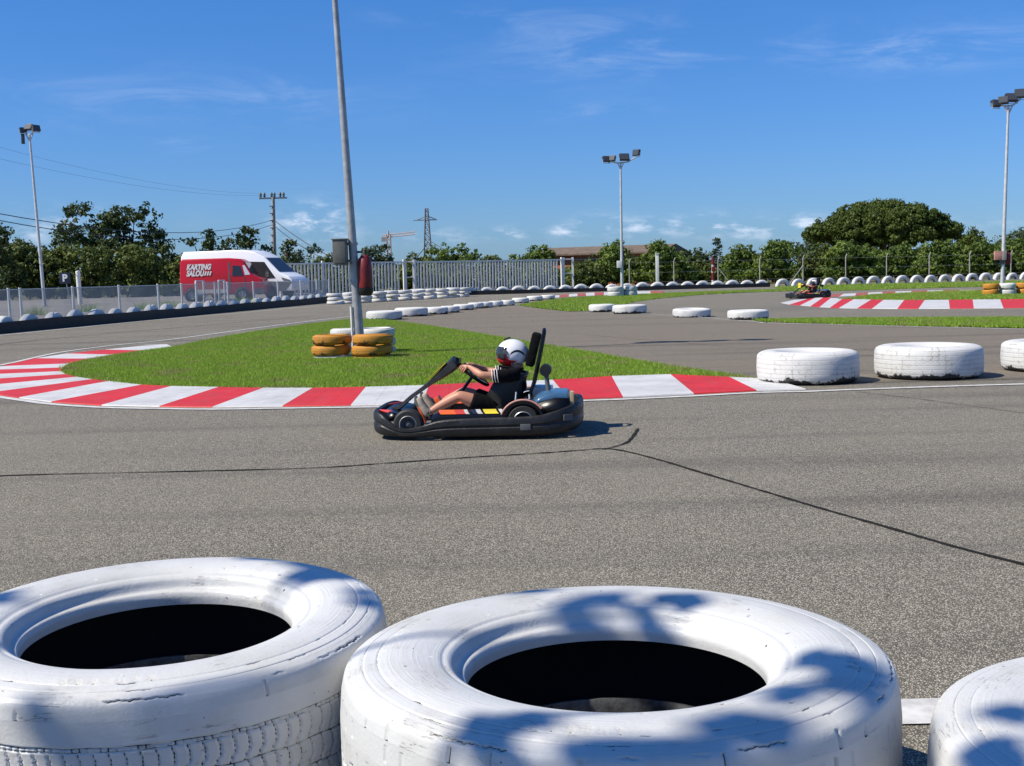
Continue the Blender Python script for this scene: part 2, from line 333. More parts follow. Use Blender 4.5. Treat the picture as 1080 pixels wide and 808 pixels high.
class MB:                                # collects shapes, builds one mesh
    def __init__(s): s.V = []; s.F = []; s.I = []
    def add(s, V, Fc, mi=0):
        b = len(s.V); s.V += [tuple(v) for v in V]; s.F += [tuple(i + b for i in f) for f in Fc]; s.I += [mi] * len(Fc); return s
    def box(s, c, d, mi=0, rz=0, M_=None, taper=1.0):
        x, y, z = d[0] / 2, d[1] / 2, d[2] / 2
        V = [Vector((sx * x * (taper if sz > 0 else 1), sy * y * (taper if sz > 0 else 1), sz * z)) for sz in (-1, 1) for sy in (-1, 1) for sx in (-1, 1)]
        if M_ is not None: V = [M_ @ v for v in V]
        elif rz: r = Matrix.Rotation(rz, 3, 'Z'); V = [r @ v for v in V]
        V = [v + Vector(c) for v in V]
        return s.add(V, [(0, 2, 3, 1), (4, 5, 7, 6), (0, 1, 5, 4), (2, 6, 7, 3), (0, 4, 6, 2), (1, 3, 7, 5)], mi)
    def tube(s, pts, r, n=8, mi=0, cap=True):
        pts = [Vector(p) for p in pts]; k = len(pts); rs = r if isinstance(r, (list, tuple)) else [r] * k
        V = []; up = None
        for i, p in enumerate(pts):
            d = (pts[min(i + 1, k - 1)] - pts[max(i - 1, 0)]).normalized()
            if up is None: up = Vector((0, 0, 1)) if abs(d.z) < .9 else Vector((1, 0, 0))
            a = d.cross(up).normalized(); b = a.cross(d).normalized(); up = b
            for j in range(n):
                t = 2 * math.pi * j / n; V.append(p + (a * math.cos(t) + b * math.sin(t)) * rs[i])
        Fc = [(i * n + j, i * n + (j + 1) % n, (i + 1) * n + (j + 1) % n, (i + 1) * n + j) for i in range(k - 1) for j in range(n)]
        if cap: Fc += [tuple(range(n))[::-1], tuple(range((k - 1) * n, k * n))]
        return s.add(V, Fc, mi)
    def lathe(s, prof, n=32, axis='Z', c=(0, 0, 0), mi=0, closed=False):
        V = []; c = Vector(c); k = len(prof)
        for j in range(n):
            t = 2 * math.pi * j / n; ct, st = math.cos(t), math.sin(t)
            for (r, h) in prof:
                v = (r * ct, r * st, h) if axis == 'Z' else (r * ct, h, r * st) if axis == 'Y' else (h, r * ct, r * st)
                V.append(Vector(v) + c)
        kk = k if closed else k - 1
        Fc = [(j * k + i, ((j + 1) % n) * k + i, ((j + 1) % n) * k + (i + 1) % k, j * k + (i + 1) % k) for j in range(n) for i in range(kk)]
        return s.add(V, Fc, mi)
    def build(s, name, mats, parent=None, loc=None, rot=None, smooth=True, bevel=0, auto=35):
        me = bpy.data.meshes.new(name); me.from_pydata(s.V, [], s.F)
        bm = bmesh.new(); bm.from_mesh(me); bmesh.ops.recalc_face_normals(bm, faces=bm.faces)
        if bevel: bmesh.ops.bevel(bm, geom=list(bm.edges), offset=bevel, segments=2, affect='EDGES', clamp_overlap=True, profile=.6)
        bm.to_mesh(me); bm.free()
        if not bevel: me.polygons.foreach_set('material_index', s.I)
        o = link(name, me, mats, parent, loc, rot, False)
        if smooth:
            me.shade_smooth()
            me.set_sharp_from_angle(angle=R(auto))
        return o
def sheet(name, pts, z, m, kind='structure', parent=None, thick=0):
    V = [Vector((p.x, p.y, z)) for p in pts]
    n = len(V); Fc = [tuple(range(n))]
    if thick:
        V += [Vector((v.x, v.y, z - thick)) for v in V]; Fc += [(i, i + n, (i + 1) % n + n, (i + 1) % n) for i in range(n)]
    me = bpy.data.meshes.new(name); me.from_pydata([tuple(v) for v in V], [], Fc)
    bm = bmesh.new(); bm.from_mesh(me); bmesh.ops.recalc_face_normals(bm, faces=bm.faces)
    if not thick:
        for f in bm.faces:
            if f.normal.z < 0: f.normal_flip()
    bmesh.ops.triangulate(bm, faces=[f for f in bm.faces if len(f.verts) > 4]); bm.to_mesh(me); bm.free()
    o = link(name, me, m, parent, smooth=False)
    if kind: struct(o, kind)
    return o
def cat(pts, sub=6):                     # Catmull-Rom through 2-D/3-D points
    pts = [Vector(p) for p in pts]; out = []
    for i in range(len(pts) - 1):
        p0, p1, p2, p3 = pts[max(i - 1, 0)], pts[i], pts[i + 1], pts[min(i + 2, len(pts) - 1)]
        for k in range(sub):
            t = k / sub
            out.append(.5 * ((2 * p1) + (-p0 + p2) * t + (2 * p0 - 5 * p1 + 4 * p2 - p3) * t * t + (-p0 + 3 * p1 - 3 * p2 + p3) * t ** 3))
    out.append(pts[-1]); return out
def strip(name, pts, w, z, m, jitter=0, kind='structure'):
    pts = [Vector((p.x, p.y, 0)) for p in pts]; V = []
    for i, p in enumerate(pts):
        d = (pts[min(i + 1, len(pts) - 1)] - pts[max(i - 1, 0)]).normalized(); nrm = Vector((-d.y, d.x, 0))
        ww = (w[i] if isinstance(w, list) else w) * (1 + rnd.uniform(-jitter, jitter)) / 2
        V += [p + nrm * ww + Vector((0, 0, z)), p - nrm * ww + Vector((0, 0, z))]
    Fc = [(2 * i + 1, 2 * i + 3, 2 * i + 2, 2 * i) for i in range(len(pts) - 1)]
    o = raw(name, V, Fc, m); struct(o, kind); return o
def PL(lst): return [P(x, y) for x, y in lst]
ORD = 'first second third fourth fifth sixth seventh eighth ninth tenth eleventh twelfth thirteenth fourteenth fifteenth sixteenth seventeenth eighteenth nineteenth twentieth twenty-first twenty-second twenty-third twenty-fourth twenty-fifth twenty-sixth twenty-seventh twenty-eighth twenty-ninth thirtieth'.split()

# ------------------------------------------------------------------ ground
big = [Vector((-900, -300, 0)), Vector((900, -300, 0)), Vector((900, 1500, 0)), Vector((-900, 1500, 0))]
sheet('ground', big, -.006, M['dirt'])
LB0, LB1 = P(0, 352), P(345, 319.5)                 # left barrier line
d_ = (LB1 - LB0).normalized()
LBm = LB0 - d_ * 40
BB0, BB1 = P(488, 311.5), P(812, 302.6)             # back barrier line
RT1 = P(1080, 294.6)
sheet('track', [Vector((LBm.x, -20, 0)), Vector((80, -20, 0)), Vector((90, RT1.y + 1, 0)), RT1 + Vector((0, .7, 0)), BB1 + Vector((0, .3, 0)), BB0, LB1, LBm], 0.0, M['asphalt'])
sheet('apron', PL([(388, 337), (405, 334.5), (470, 328), (545, 323.3), (600, 329.2), (680, 333), (810, 341), (1120, 347.5), (1120, 399), (905, 404), (800, 404), (700, 388), (550, 362), (440, 343)]), .004, M['apron'])

# grass areas
isl_top = PL([(183, 367.5), (240, 356), (300, 346.5), (345, 340.5), (378, 337.5), (410, 339), (440, 343), (500, 352.5), (550, 361), (620, 373), (700, 387), (760, 396), (800, 402)])
inner_px = [(769, 400.5), (707, 397.5), (645, 399.5), (583, 403.5), (520, 406), (453, 409), (386, 411), (330, 412), (278, 412), (231, 411), (181, 410), (150, 408.5), (115, 404.5), (98, 402.5), (82, 400), (70, 397), (65, 394), (66, 390), (74, 385.5), (95, 380.5), (122, 376), (152, 371.5), (183, 367.5)]
outer_px = [(798, 412.5), (732, 416), (657, 419.5), (600, 421.5), (520, 425), (445, 427), (370, 428), (298, 429), (224, 430), (168, 429.3), (107, 428), (54, 424.5), (20, 420), (-12, 415), (-34, 409), (-45, 403), (-44, 397), (-30, 391.5), (0, 387), (37, 378.5), (70, 373.5), (110, 369.3), (150, 365.2)]
island = [p for p in cat(isl_top, 4)] + [P(800, 402)] + PL(inner_px)[:-1]
sheet('grass_verge', island, .02, M['turf'])
mid = PL([(548, 322.5), (575, 318), (600, 314.8), (650, 312), (700, 310), (760, 307.6), (840, 305.2), (838, 307), (790, 308.4), (740, 311), (700, 314.5), (672, 318), (655, 322), (645, 327.5), (600, 328.7), (570, 325.5)])
sheet('grass_verge', mid, .012, M['turf'])
rg = PL([(884, 316.5), (920, 311.5), (1000, 307.8), (1085, 306), (1130, 306), (1130, 315.6), (1085, 316), (1000, 317), (940, 317.3)])
sheet('grass_verge', rg, .012, M['turf'])
rg2 = PL([(815, 303.2), (900, 300.6), (1000, 298.4), (1120, 295.8), (1120, 301), (1040, 302.5), (960, 304.5), (900, 306.5), (840, 308)])
sheet('grass_verge', rg2, .012, M['turf'])
ns = PL([(795, 338.5), (860, 337.3), (960, 336.6), (1120, 336), (1120, 347), (960, 344.5), (860, 341.8), (810, 340)])
sheet('grass_verge', ns, .012, M['turf'])

def blades(name, poly, n, h, w, z=.02, ecc=0.03):
    xs = np.array([p.x for p in poly]); ys = np.array([p.y for p in poly])
    pts = np.zeros((0, 2))
    while len(pts) < n:
        q = np.stack([rng.uniform(xs.min(), xs.max(), n), rng.uniform(ys.min(), ys.max(), n)], 1)
        ins = np.zeros(n, bool); j = len(xs) - 1
        for i in range(len(xs)):
            c = ((ys[i] > q[:, 1]) != (ys[j] > q[:, 1])) & (q[:, 0] < (xs[j] - xs[i]) * (q[:, 1] - ys[i]) / (ys[j] - ys[i] + 1e-12) + xs[i]); ins ^= c; j = i
        pts = np.concatenate([pts, q[ins]])
    pts = pts[:n] + rng.normal(0, ecc, (n, 2))
    a = rng.uniform(0, 2 * np.pi, n); hh = h * rng.uniform(.5, 1.25, n); ww = w * rng.uniform(.7, 1.3, n)
    lean = rng.normal(0, .45, (n, 2)) * hh[:, None]
    V = np.zeros((n, 3, 3)); dx = np.cos(a) * ww / 2; dy = np.sin(a) * ww / 2
    V[:, 0, 0] = pts[:, 0] - dx; V[:, 0, 1] = pts[:, 1] - dy; V[:, 1, 0] = pts[:, 0] + dx; V[:, 1, 1] = pts[:, 1] + dy
    V[:, 2, :2] = pts + lean; V[:, 2, 2] = hh; V[:, :, 2] += z
    me = bpy.data.meshes.new(name); me.vertices.add(3 * n); me.loops.add(3 * n); me.polygons.add(n)
    me.vertices.foreach_set('co', V.reshape(-1)); me.loops.foreach_set('vertex_index', np.arange(3 * n, dtype=np.int32))
    me.polygons.foreach_set('loop_start', np.arange(0, 3 * n, 3, dtype=np.int32)); me.update()
    o = link(name, me, M['blade'], smooth=False); return struct(o, 'stuff')
blades('grass', island, 620000, .042, .009, ecc=.05)
blades('grass', mid, 70000, .07, .03, .012)
blades('grass', rg, 60000, .07, .03, .012)
blades('grass', rg2, 40000, .08, .04, .012)
blades('grass', ns, 60000, .06, .02, .012)

for (px, py, w_) in ((160, 334, .5), (182, 331, .35), (258, 327, .5), (44, 341, .4), (100, 337, .3)):
    c = P(px, py) + Vector((-.25, .2, 0)); po = [c + Vector((math.cos(a) * w_, math.sin(a) * w_, 0)) for a in [i * .785 for i in range(8)]]
    blades('weeds', po, 260, .55, .05, .0)
# kerbs
def kerb(name, outer, inner, colours, mats, h=.025):
    mb = MB(); k = len(outer)
    for i in range(k - 1):
        a, b, c, d = P(*outer[i]), P(*outer[i + 1]), P(*inner[i + 1]), P(*inner[i]); mi = colours[i]
        nsub = 3
        for j in range(nsub):
            t0, t1 = j / nsub, (j + 1) / nsub
            q = [a.lerp(b, t0), a.lerp(b, t1), d.lerp(c, t1), d.lerp(c, t0)]
            V = [v + Vector((0, 0, z)) for v, z in zip(q, (.012, .012, h + .012, h + .012))] + [v for v in q]
            g = .008                                             # small joint between slabs
            cx = sum(V[:4], Vector()) / 4
            V = [v + (cx - v).normalized() * g if ii < 4 else v for ii, v in enumerate(V)]
            mb.add(V, [(0, 1, 2, 3), (0, 4, 5, 1), (1, 5, 6, 2), (2, 6, 7, 3), (3, 7, 4, 0)], mi)
    o = mb.build(name, mats, smooth=False); struct(o); return o
cols = [0, 1, 0, 1, 0, 1, 0, 1, 0, 1, 0, 1, 0, 1, 0, 1, 0, 1, 0, 1, 0, 1]
# first piece (798..732) is red, then white ...
kerb('kerb', outer_px, inner_px, cols, [M['kerb_red'], M['kerb_white']])
kerb('kerb', [(850, 411), (798, 412.5)], [(812, 402.5), (769, 400.5)], [1], [M['kerb_red'], M['kerb_white']])
sheet('kerb', PL([(150, 365.2), (183, 367.5), (176, 364.2)]), .024, M['kerb_white'])
def c5(l): return [(820 + x / 4.154, 200 + y / 4.154) for x, y in l]
ro = c5([(15, 497), (55, 504), (100, 508), (145, 512), (185, 515), (230, 518), (270, 519.5), (350, 521), (415, 522), (525, 523), (618, 523), (755, 522), (860, 521), (990, 520), (1130, 518), (1260, 516)])
ri = c5([(75, 487), (130, 483), (165, 478), (200, 476), (235, 478), (285, 482), (335, 484), (410, 486), (465, 487), (555, 488), (645, 488), (750, 487), (855, 486), (975, 485), (1110, 483), (1240, 481)])
kerb('kerb', ro, ri, [1, 0, 1, 0, 1, 0, 1, 0, 1, 0, 1, 0, 1, 0, 1], [M['kerb_red'], M['kerb_white']])
bo = c5([(200, 471), (270, 469), (340, 466), (395, 464), (458, 462), (515, 460), (585, 458.5), (655, 457), (725, 456), (795, 455), (860, 454), (930, 453), (1000, 452), (1080, 451)])
bi = c5([(230, 463), (290, 459), (345, 457), (398, 454), (460, 451), (517, 449), (587, 447), (657, 445), (727, 443.5), (797, 442.5), (862, 442), (932, 441), (1002, 440), (1082, 439)])
kerb('kerb', bo, bi, [0, 1, 0, 1, 0, 1, 0, 1, 0, 1, 0, 1, 0], [M['kerb_dullred'], M['kerb_white']], .02)
mo = [(583, 314.4), (590, 313.9), (600, 313.2), (609, 312.6), (618, 312.1), (627, 311.8), (637, 311.4), (655, 311.0), (675, 310.7), (686, 310.4), (699, 309.9)]
mi_ = [(583, 312.6), (590, 312.0), (600, 311.1), (609, 310.4), (618, 309.8), (627, 309.3), (637, 308.8), (655, 308.3), (675, 308.0), (686, 307.8), (699, 307.6)]
kerb('kerb', mo, mi_, [1, 0, 1, 0, 1, 0, 1, 1, 1, 0], [M['kerb_dullred'], M['kerb_white']], .03)

# white track lines, cracks
outl = [(x, y + 2.2) for x, y in outer_px]
strip('track_line', cat([P(*p) for p in [(1120, 404.5), (1000, 408), (900, 411.5), (850, 413.5)] + outl[:18]], 4), .11, .008, M['line'])
strip('track_line', cat(PL([(-60, 392), (0, 385.5), (60, 372.5), (120, 364.5), (183, 358), (260, 347.5), (330, 338.5), (375, 333.5), (400, 331.5)]), 4), .10, .008, M['line'])
strip('track_line', cat(PL([(-20, 356), (60, 348), (160, 338), (250, 330.5), (330, 323.5), (420, 318.8), (490, 314.5)]), 4), .12, .008, M['line'])
strip('track_line', cat(PL([(800, 340.6), (900, 343.2), (1000, 345.7), (1120, 348.5)]), 4), .10, .010, M['line'])
strip('track_line', cat(PL([(640, 329), (700, 332.2), (770, 337.5), (810, 341)]), 3), .05, .010, M['line'])
strip('track_line', [Vector((.55, 3.62, 0)), Vector((1.31, 3.62, 0))], .21, .006, M['line'])
cr = cat(PL([(-20, 503), (60, 500.5), (200, 497.5), (330, 494), (400, 489.5), (500, 482.5), (560, 479), (610, 475.5), (645, 474), (690, 484), (740, 499), (800, 517), (860, 535), (930, 555), (1010, 578), (1100, 601)]), 8)
strip('asphalt_crack_and_line', cr, .026, .005, M['crack'], .45)
strip('asphalt_crack_and_line', cat(PL([(636, 474.5), (652, 470.5), (662, 466.5), (668, 460), (673, 452.5)]), 5), .024, .006, M['crack'], .4)  # thin dark line branching off the long crack
strip('asphalt_crack_and_line', cat(PL([(905, 413.5), (960, 420), (1020, 428), (1110, 440)]), 6), .012, .005, M['crack'], .5)
strip('asphalt_crack_and_line', cat(PL([(520, 345), (600, 352), (720, 362), (830, 371), (960, 378), (1100, 386)]), 6), .012, .0085, M['crack'], .5)
strip('asphalt_crack_and_line', cat(PL([(-20, 365.5), (100, 353), (220, 343), (330, 333)]), 6), .05, .004, M['crack'], .4)

# ------------------------------------------------------------------ tyres
def tyre_profile(Rr, r, h, n=7, crest=.72):
    """outer painted skin: outside of the tread, shoulders, walls, bead (r, z)"""
    t = []
    mr = r + (Rr - r) * .45
    top = [(r, h * .80), (r + .01, h * .86), (r + .03, h * .925), (r + (Rr - r) * .22, h * .975), (mr, h), (r + (Rr - r) * .7, h * .985), (Rr - .045, h * .95), (Rr - .018, h * .905), (Rr - .004, h * .84)]
    return top, [(Rr, h * .70), (Rr + .004, h * .5), (Rr, h * .30)], [(a, h - b) for a, b in reversed(top)]
def simple_tyre(Rr, r, h, paint, n=64, rub=None):
    top, treadp, bot = tyre_profile(Rr, r, h)
    mb = MB(); mb.lathe(top + treadp + bot, n, mi=0)
    ri = Rr - .04
    mb.lathe([(r, h * .80), (r + .02, h * .76), (ri - .06, h * .90), (ri, h * .8), (ri, h * .2), (ri - .06, h * .1), (r + .02, h * .24), (r, h * .2)], n, mi=1)
    me = bpy.data.meshes.new('tyre'); me.from_pydata(mb.V, [], mb.F); me.polygons.foreach_set('material_index', mb.I); me.shade_smooth()
    me.materials.append(paint); me.materials.append(M['rubber']); return me
def put(me, name, loc, label, group, rz=None, cat_='tyre', rot=None, scale=None):
    o = bpy.data.objects.new(name, me); C.objects.link(o); o.location = loc
    o.rotation_euler = rot if rot else (0, 0, rz if rz is not None else rnd.uniform(0, 6.28))
    if scale: o.scale = scale
    return tag(o, label, cat_, group)

# --- foreground tyres: high resolution, with cut tread
def fg_tyre(loc, Rr, r, h, style, label, rot):
    rt = root('painted_tyre', label, 'tyre', loc, rot, 'big white tyres in the foreground')
    nseg = 900
    # upper wall from bead to shoulder (part: sidewall)
    w = Rr - r
    pr = [(r + .002, .80), (r, .84), (r + .002, .862), (r + .008, .880), (r + .020, .888), (r + .027, .905), (r + .034, .940), (r + .045, .958), (r + .056, .962), (r + .066, .974), (r + w * .32, .988), (r + w * .42, .997), (r + w * .5, 1.0), (r + w * .6, .998), (r + w * .68, .990), (r + w * .70, .984), (r + w * .72, .985), (r + w * .80, .979), (r + w * .815, .972), (r + w * .83, .974), (r + w * .89, .962), (r + w * .93, .950), (r + w * .962, .925), (r + w * .985, .865)]
    pr = [(a, b * h) for a, b in cat([(a, b, 0) for a, b in pr], 3) for a, b in [(a, b)]] if False else [(v.x, v.y * h) for v in cat([Vector((a, b, 0)) for a, b in pr], 5)]
    def grid(prof, ns, fn=None):
        prof = np.array(prof); k = len(prof); th = np.arange(ns) * 2 * np.pi / ns
        rr = np.repeat(prof[None, :, 0], ns, 0); zz = np.repeat(prof[None, :, 1], ns, 0); g = np.zeros((ns, k))
        if fn is not None:
            g = fn(th[:, None], zz / h, np.arange(k)[None, :] / (k - 1)); rr = rr - g * .008; zz = zz - g * .004 * (zz > .9 * h)
        V = np.stack([rr * np.cos(th)[:, None], rr * np.sin(th)[:, None], zz], -1).reshape(-1, 3)
        i = np.arange(ns)[:, None]; j = np.arange(k - 1)[None, :]
        i2 = (i + 1) % ns
        Fq = np.stack([i * k + j, i2 * k + j, i2 * k + j + 1, i * k + j + 1], -1).reshape(-1, 4)
        return V, Fq, g.reshape(-1)
    def mk(name, V, Fq, g, mt, par):
        me = bpy.data.meshes.new(name); nv, nf = len(V), len(Fq)
        me.vertices.add(nv); me.loops.add(4 * nf); me.polygons.add(nf)
        me.vertices.foreach_set('co', V.reshape(-1)); me.loops.foreach_set('vertex_index', Fq.reshape(-1).astype(np.int32))
        me.polygons.foreach_set('loop_start', np.arange(0, 4 * nf, 4, dtype=np.int32)); me.update()
        a = me.attributes.new('groove', 'FLOAT', 'POINT'); a.data.foreach_set('value', g.astype(np.float32))
        o = link(name, me, mt, par); return o
    prr = np.array([p[0] for p in pr])
    def nzz(th, k, ph): return np.sin(th * 7 * k + ph) + np.sin(th * 13.3 * k + 2 * ph) * .8 + np.sin(th * 29.7 * k + 3.1 * ph) * .6
    def fs(th, z, u):
        q = (prr[None, :] - r) / w; g = np.zeros(np.broadcast(th, q).shape)
        def rdg(x, wd): return np.clip(1 - np.abs(x) / wd, 0, 1)
        ph = {0: .7, 1: 2.1, 2: 4.4}[style]
        for k, (qq, wd, cut) in enumerate(((.93, .010, .2), (.825, .008, .9), (.705, .008, 1.0), (.55, .006, 1.5), (.30, .007, 1.3))):
            wob = .004 * np.sin(th * 91 + k) + .003 * np.sin(th * 233 + k * 2)
            g = np.maximum(g, rdg(q - qq - wob, wd) * np.clip((nzz(th, 1 + .3 * k, ph + k) - cut) * 2, 0, 1))
        n_t = 44 if style else 60                                   # small radial cuts along the shoulder
        cutm = np.abs(((th * n_t / (2 * np.pi)) % 1) - .5) / n_t * 2 * np.pi * (r + w)
        g = np.maximum(g, np.clip(1 - cutm / .0045, 0, 1) * ((q > .955 + .02 * np.sin(th * 17)) & (q < 1.0)) * (nzz(th, 2, ph) > (1.0 if style == 0 else .1)))
        dots = (np.sin(th * 500) * np.sin(q * 260 + th * 40)) > .55   # stippled mould band
        g = np.maximum(g, dots * ((q > .60) & (q < .69)) * np.clip(nzz(th, .6, ph + 2), 0, 1) * .38)
        return g
    mk('sidewall', *grid(pr, nseg, fs), M['paint_fg'], rt)
    # tread (outer band and lower wall)
    zt = np.linspace(.865, .10, 150)
    def rad(z):
        e = abs(z - .5) / .5
        return Rr - .0 - .045 * w * 2.0 * max(0, (e - .55) / .45) ** 2.2
    r_sh = r + w * .985
    tp = [(min(Rr, r_sh + (Rr - r_sh) * min(1, (.865 - z) / .12)) if z > .5 else rad(z), z * h) for z in zt]
    tp += [(Rr - .06, .04 * h), (Rr - .14, .005 * h), (r + .05, .03 * h), (r, .2 * h)]
    def ridge(x, wd): return np.clip(1 - np.abs(x) / wd, 0, 1)
    if style == 0:
        def fn(th, z, u):
            g = np.zeros(np.broadcast(th, z).shape)
            s = th * Rr
            for zz in (.74, .722): g = np.maximum(g, ridge(z - zz - .0015 * np.sin(s * 60), .006) * (1.0 if zz == .74 else .8))
            g = np.maximum(g, ridge(((s / .016) % 1 - .5) * .016, .003) * ((z < .74) & (z > .722)))
            for a, b in ((.722, .58), (.58, .44), (.44, .30), (.30, .16)):
                inb = (z < a) & (z > b); u_ = (a - z) / (a - b)
                off = .012 * np.abs(u_ * 2 - 1) + .010 * np.floor(u_ * 3) / 3
                ph = ((s + off + (.016 if b < .4 else 0)) / .034) % 1
                g = np.maximum(g, ridge((ph - .5) * .034, .0035) * inb)
                g = np.maximum(g, ridge(z - b - .004 * np.sin(s * 45), .007) * .9)
            return g
    elif style == 1:
        def fn(th, z, u):
            g = np.zeros(np.broadcast(th, z).shape); s = th * Rr
            ph = (s / .055) % 1
            g = np.maximum(g, ridge((ph - .5) * .055, .0035) * ((z < .84) & (z > .77)) * (np.sin(s * 31) > -.5))
            ph = ((s + .02) / .055) % 1
            g = np.maximum(g, ridge((ph - .5) * .055, .004) * ((z < .72) & (z > .60)))
            st = np.floor((s / .11) % 2) * .03 + np.floor((s / .028) % 4) * .008
            for zz in (.58, .42, .24): g = np.maximum(g, ridge(z - zz - st, .012))
            for (a, b, o) in ((.58, .42, 0), (.42, .24, .02), (.24, .08, .04)):
                ph = ((s + o) / .06) % 1
                g = np.maximum(g, ridge((ph - .5) * .06, .004) * ((z < a + .02) & (z > b)))
            return g
    else:
        def fn(th, z, u):
            g = np.zeros(np.broadcast(th, z).shape); s = th * Rr
            for zz in (.66, .5, .34): g = np.maximum(g, ridge(z - zz - .008 * np.sin(s * 70), .01) * .7)
            return g
    mk('tread', *grid(tp, nseg, fn), M['paint_fg'], rt)
    ri = Rr - .045
    lin = [(r + .002, .80 * h), (r + .02, .81 * h), (ri - .07, .90 * h), (ri - .02, .86 * h), (ri, .75 * h), (ri, .25 * h), (ri - .02, .14 * h), (ri - .07, .10 * h), (r + .03, .22 * h), (r + .004, .24 * h), (r, .2 * h)]
    V, Fq, g = grid(lin, 120); mk('lining', V, Fq, g, M['rubber'], rt)
    # lower bead, raised into view; its pale grey stands in for a glint
    mb = MB(); mb.lathe([(r + .07, .38 * h), (r + .03, .45 * h), (r + .004, .475 * h), (r - .010, .48 * h), (r - .014, .45 * h), (r - .006, .36 * h), (r + .004, .2 * h)], 120); mb.build('bead', M['bead'], rt)
    return rt
T2 = fg_tyre((.226, 2.82, .0), .642, .348, .480, 1, 'large white painted tyre in the middle foreground, nearest whole one to the camera', (0, 0, .6))
T1 = fg_tyre((-.960, 3.24, .005), .607, .349, .478, 0, 'large white painted tyre with chevron tread at the lower left foreground', (R(-1.0), R(-2.0), 2.1))
T3 = fg_tyre((1.437, 2.30, .0), .62, .335, .438, 2, 'large white painted tyre cut off by the lower right corner of the photo', (0, 0, 1.2))

# --- loose tyres lying on the tarmac
def lay(px, py, wpx, h, label, group, paint='paint_white', n=96, ratio=.54, tilt=None):
    p = P(px, py); q = wpx / 2 / F; Z = p.y; Rr = q * Z / (1 - q)
    me = simple_tyre(Rr, Rr * ratio, h, M[paint], n)
    return put(me, 'tyre', (p.x * (Z + Rr) / Z, Z + Rr, .0), label, group, rot=(R(tilt[0]), R(tilt[1]), rnd.uniform(0, 6)) if tilt else None)
g1 = 'white tyres along the inner kerb'
lay(852, 407.5, 106, .375, 'scuffed white truck tyre lying at the pointed end of the red and white kerb', g1)
lay(979, 402.5, 110, .39, 'white truck tyre with black scuffs, between the kerb end and right edge', g1)
lay(1114, 395, 110, .37, 'white tyre with horizontal ribs cut by the right edge of the photo', g1)
g2 = 'white tyres lying between the grass and the apron'
lay(635, 329.4, 28, .26, 'white tyre at the grass corner, left one of the touching pair', g2, n=48)
lay(664, 331.2, 36, .28, 'white tyre with chipped tread at the grass corner, right one of the touching pair', g2, n=48)
lay(729.5, 335.0, 40, .24, 'flat white tyre lying alone on the apron, left of the two single ones', g2, n=48, tilt=(0, 2))
lay(789, 337.6, 43, .25, 'flat white tyre lying alone where the near grass strip begins', g2, n=48)
g3 = 'row of white tyres curving away beyond the lamp post'
row = [(405.5, 338.0, 38, .29), (434, 334.2, 35, .30), (460, 332.0, 26, .26), (474.5, 330.2, 21, .25), (489, 327.4, 22, .23), (502, 325.6, 17, .24), (512, 324.8, 16, .24), (523, 323.6, 16, .24), (535.5, 322.6, 15, .24), (549, 319.8, 18, .24), (564, 317.4, 17, .24), (578, 315.8, 15, .22)]
for i, (x, y, w, h) in enumerate(row):
    lay(x, y, w, h, 'white tyre on the tarmac, nearest the lamp post in its curving row' if i == 0 else 'white tyre on the tarmac, %s from the lamp post in its curving row' % ORD[i], g3, n=40)

# --- standing half tyres
def half_tyre(Rr, r, t, n=24):
    mb = MB(); pr = [(r, -t * .36), (r + .02, -t * .44), (r + (Rr - r) * .5, -t * .5), (Rr - .03, -t * .44), (Rr, -t * .30), (Rr + .004, 0), (Rr, t * .30), (Rr - .03, t * .44), (r + (Rr - r) * .5, t * .5), (r + .02, t * .44), (r, t * .36)]
    inn = [(r, t * .36), (Rr - .05, t * .38), (Rr - .045, 0), (Rr - .05, -t * .38), (r, -t * .36)]
    for prof, mi in ((pr, 0), (inn, 1)):
        V = []; k = len(prof)
        for j in range(n + 1):
            a = math.pi * j / n
            V += [(rr * math.cos(a), y, rr * math.sin(a)) for rr, y in prof]
        mb.add(V, [(j * k + i, j * k + i + 1, (j + 1) * k + i + 1, (j + 1) * k + i) for j in range(n) for i in range(k - 1)], mi)
    me = bpy.data.meshes.new('half_tyre'); me.from_pydata(mb.V, [], mb.F); me.polygons.foreach_set('material_index', mb.I); me.shade_smooth()
    me.materials.append(M['paint_small']); me.materials.append(M['paint_small']); return me
HT = half_tyre(.55, .30, .30)
def row_half(pts, name, group, lab, z=0):
    for i, (p, a) in enumerate(pts):
        s = rnd.uniform(.96, 1.04)
        put(HT, name, (p.x, p.y, z + rnd.uniform(-.02, .02)), lab(i), group, rot=(R(rnd.uniform(-3, 3)), 0, a + R(rnd.uniform(-3, 3))), scale=(s, s * rnd.uniform(.9, 1.1), s))
def along(a, b, n):
    an = math.atan2(b.y - a.y, b.x - a.x); return [(a.lerp(b, (i + .5) / n), an) for i in range(n)]
nrmL = Vector((-d_.y, d_.x, 0))
LS = LB0 - d_ * 1.6
pl = along(LS + nrmL * .22, LB1 + nrmL * .22, 24)
row_half(pl, 'half_tyre', 'white half tyres behind the left rubber barrier', lambda i: 'white half tyre on the left barrier, %s from the left edge of the photo' % ('nearest' if i == 0 else ORD[i]), -.03)
bb = along(BB0 + Vector((0, .25, 0)), BB1 + Vector((0, .25, 0)), 20)
row_half(bb, 'half_tyre', 'white half tyres behind the back rubber barrier', lambda i: 'white half tyre behind the long black barrier, %s from the gate end' % ('nearest' if i == 0 else ORD[i]), -.02)
RT0 = P(818, 302.8)
rr_ = along(RT0 + Vector((0, .25, 0)), RT1 + (RT1 - RT0) * .10 + Vector((0, .25, 0)), 19)
row_half(rr_, 'tyre_arch', 'white tyre arches before the bushes on the right', lambda i: 'half-buried white tyre arch before the bushes, %s where the black barrier ends' % ('nearest' if i == 0 else ORD[i] + ' from'), .0)

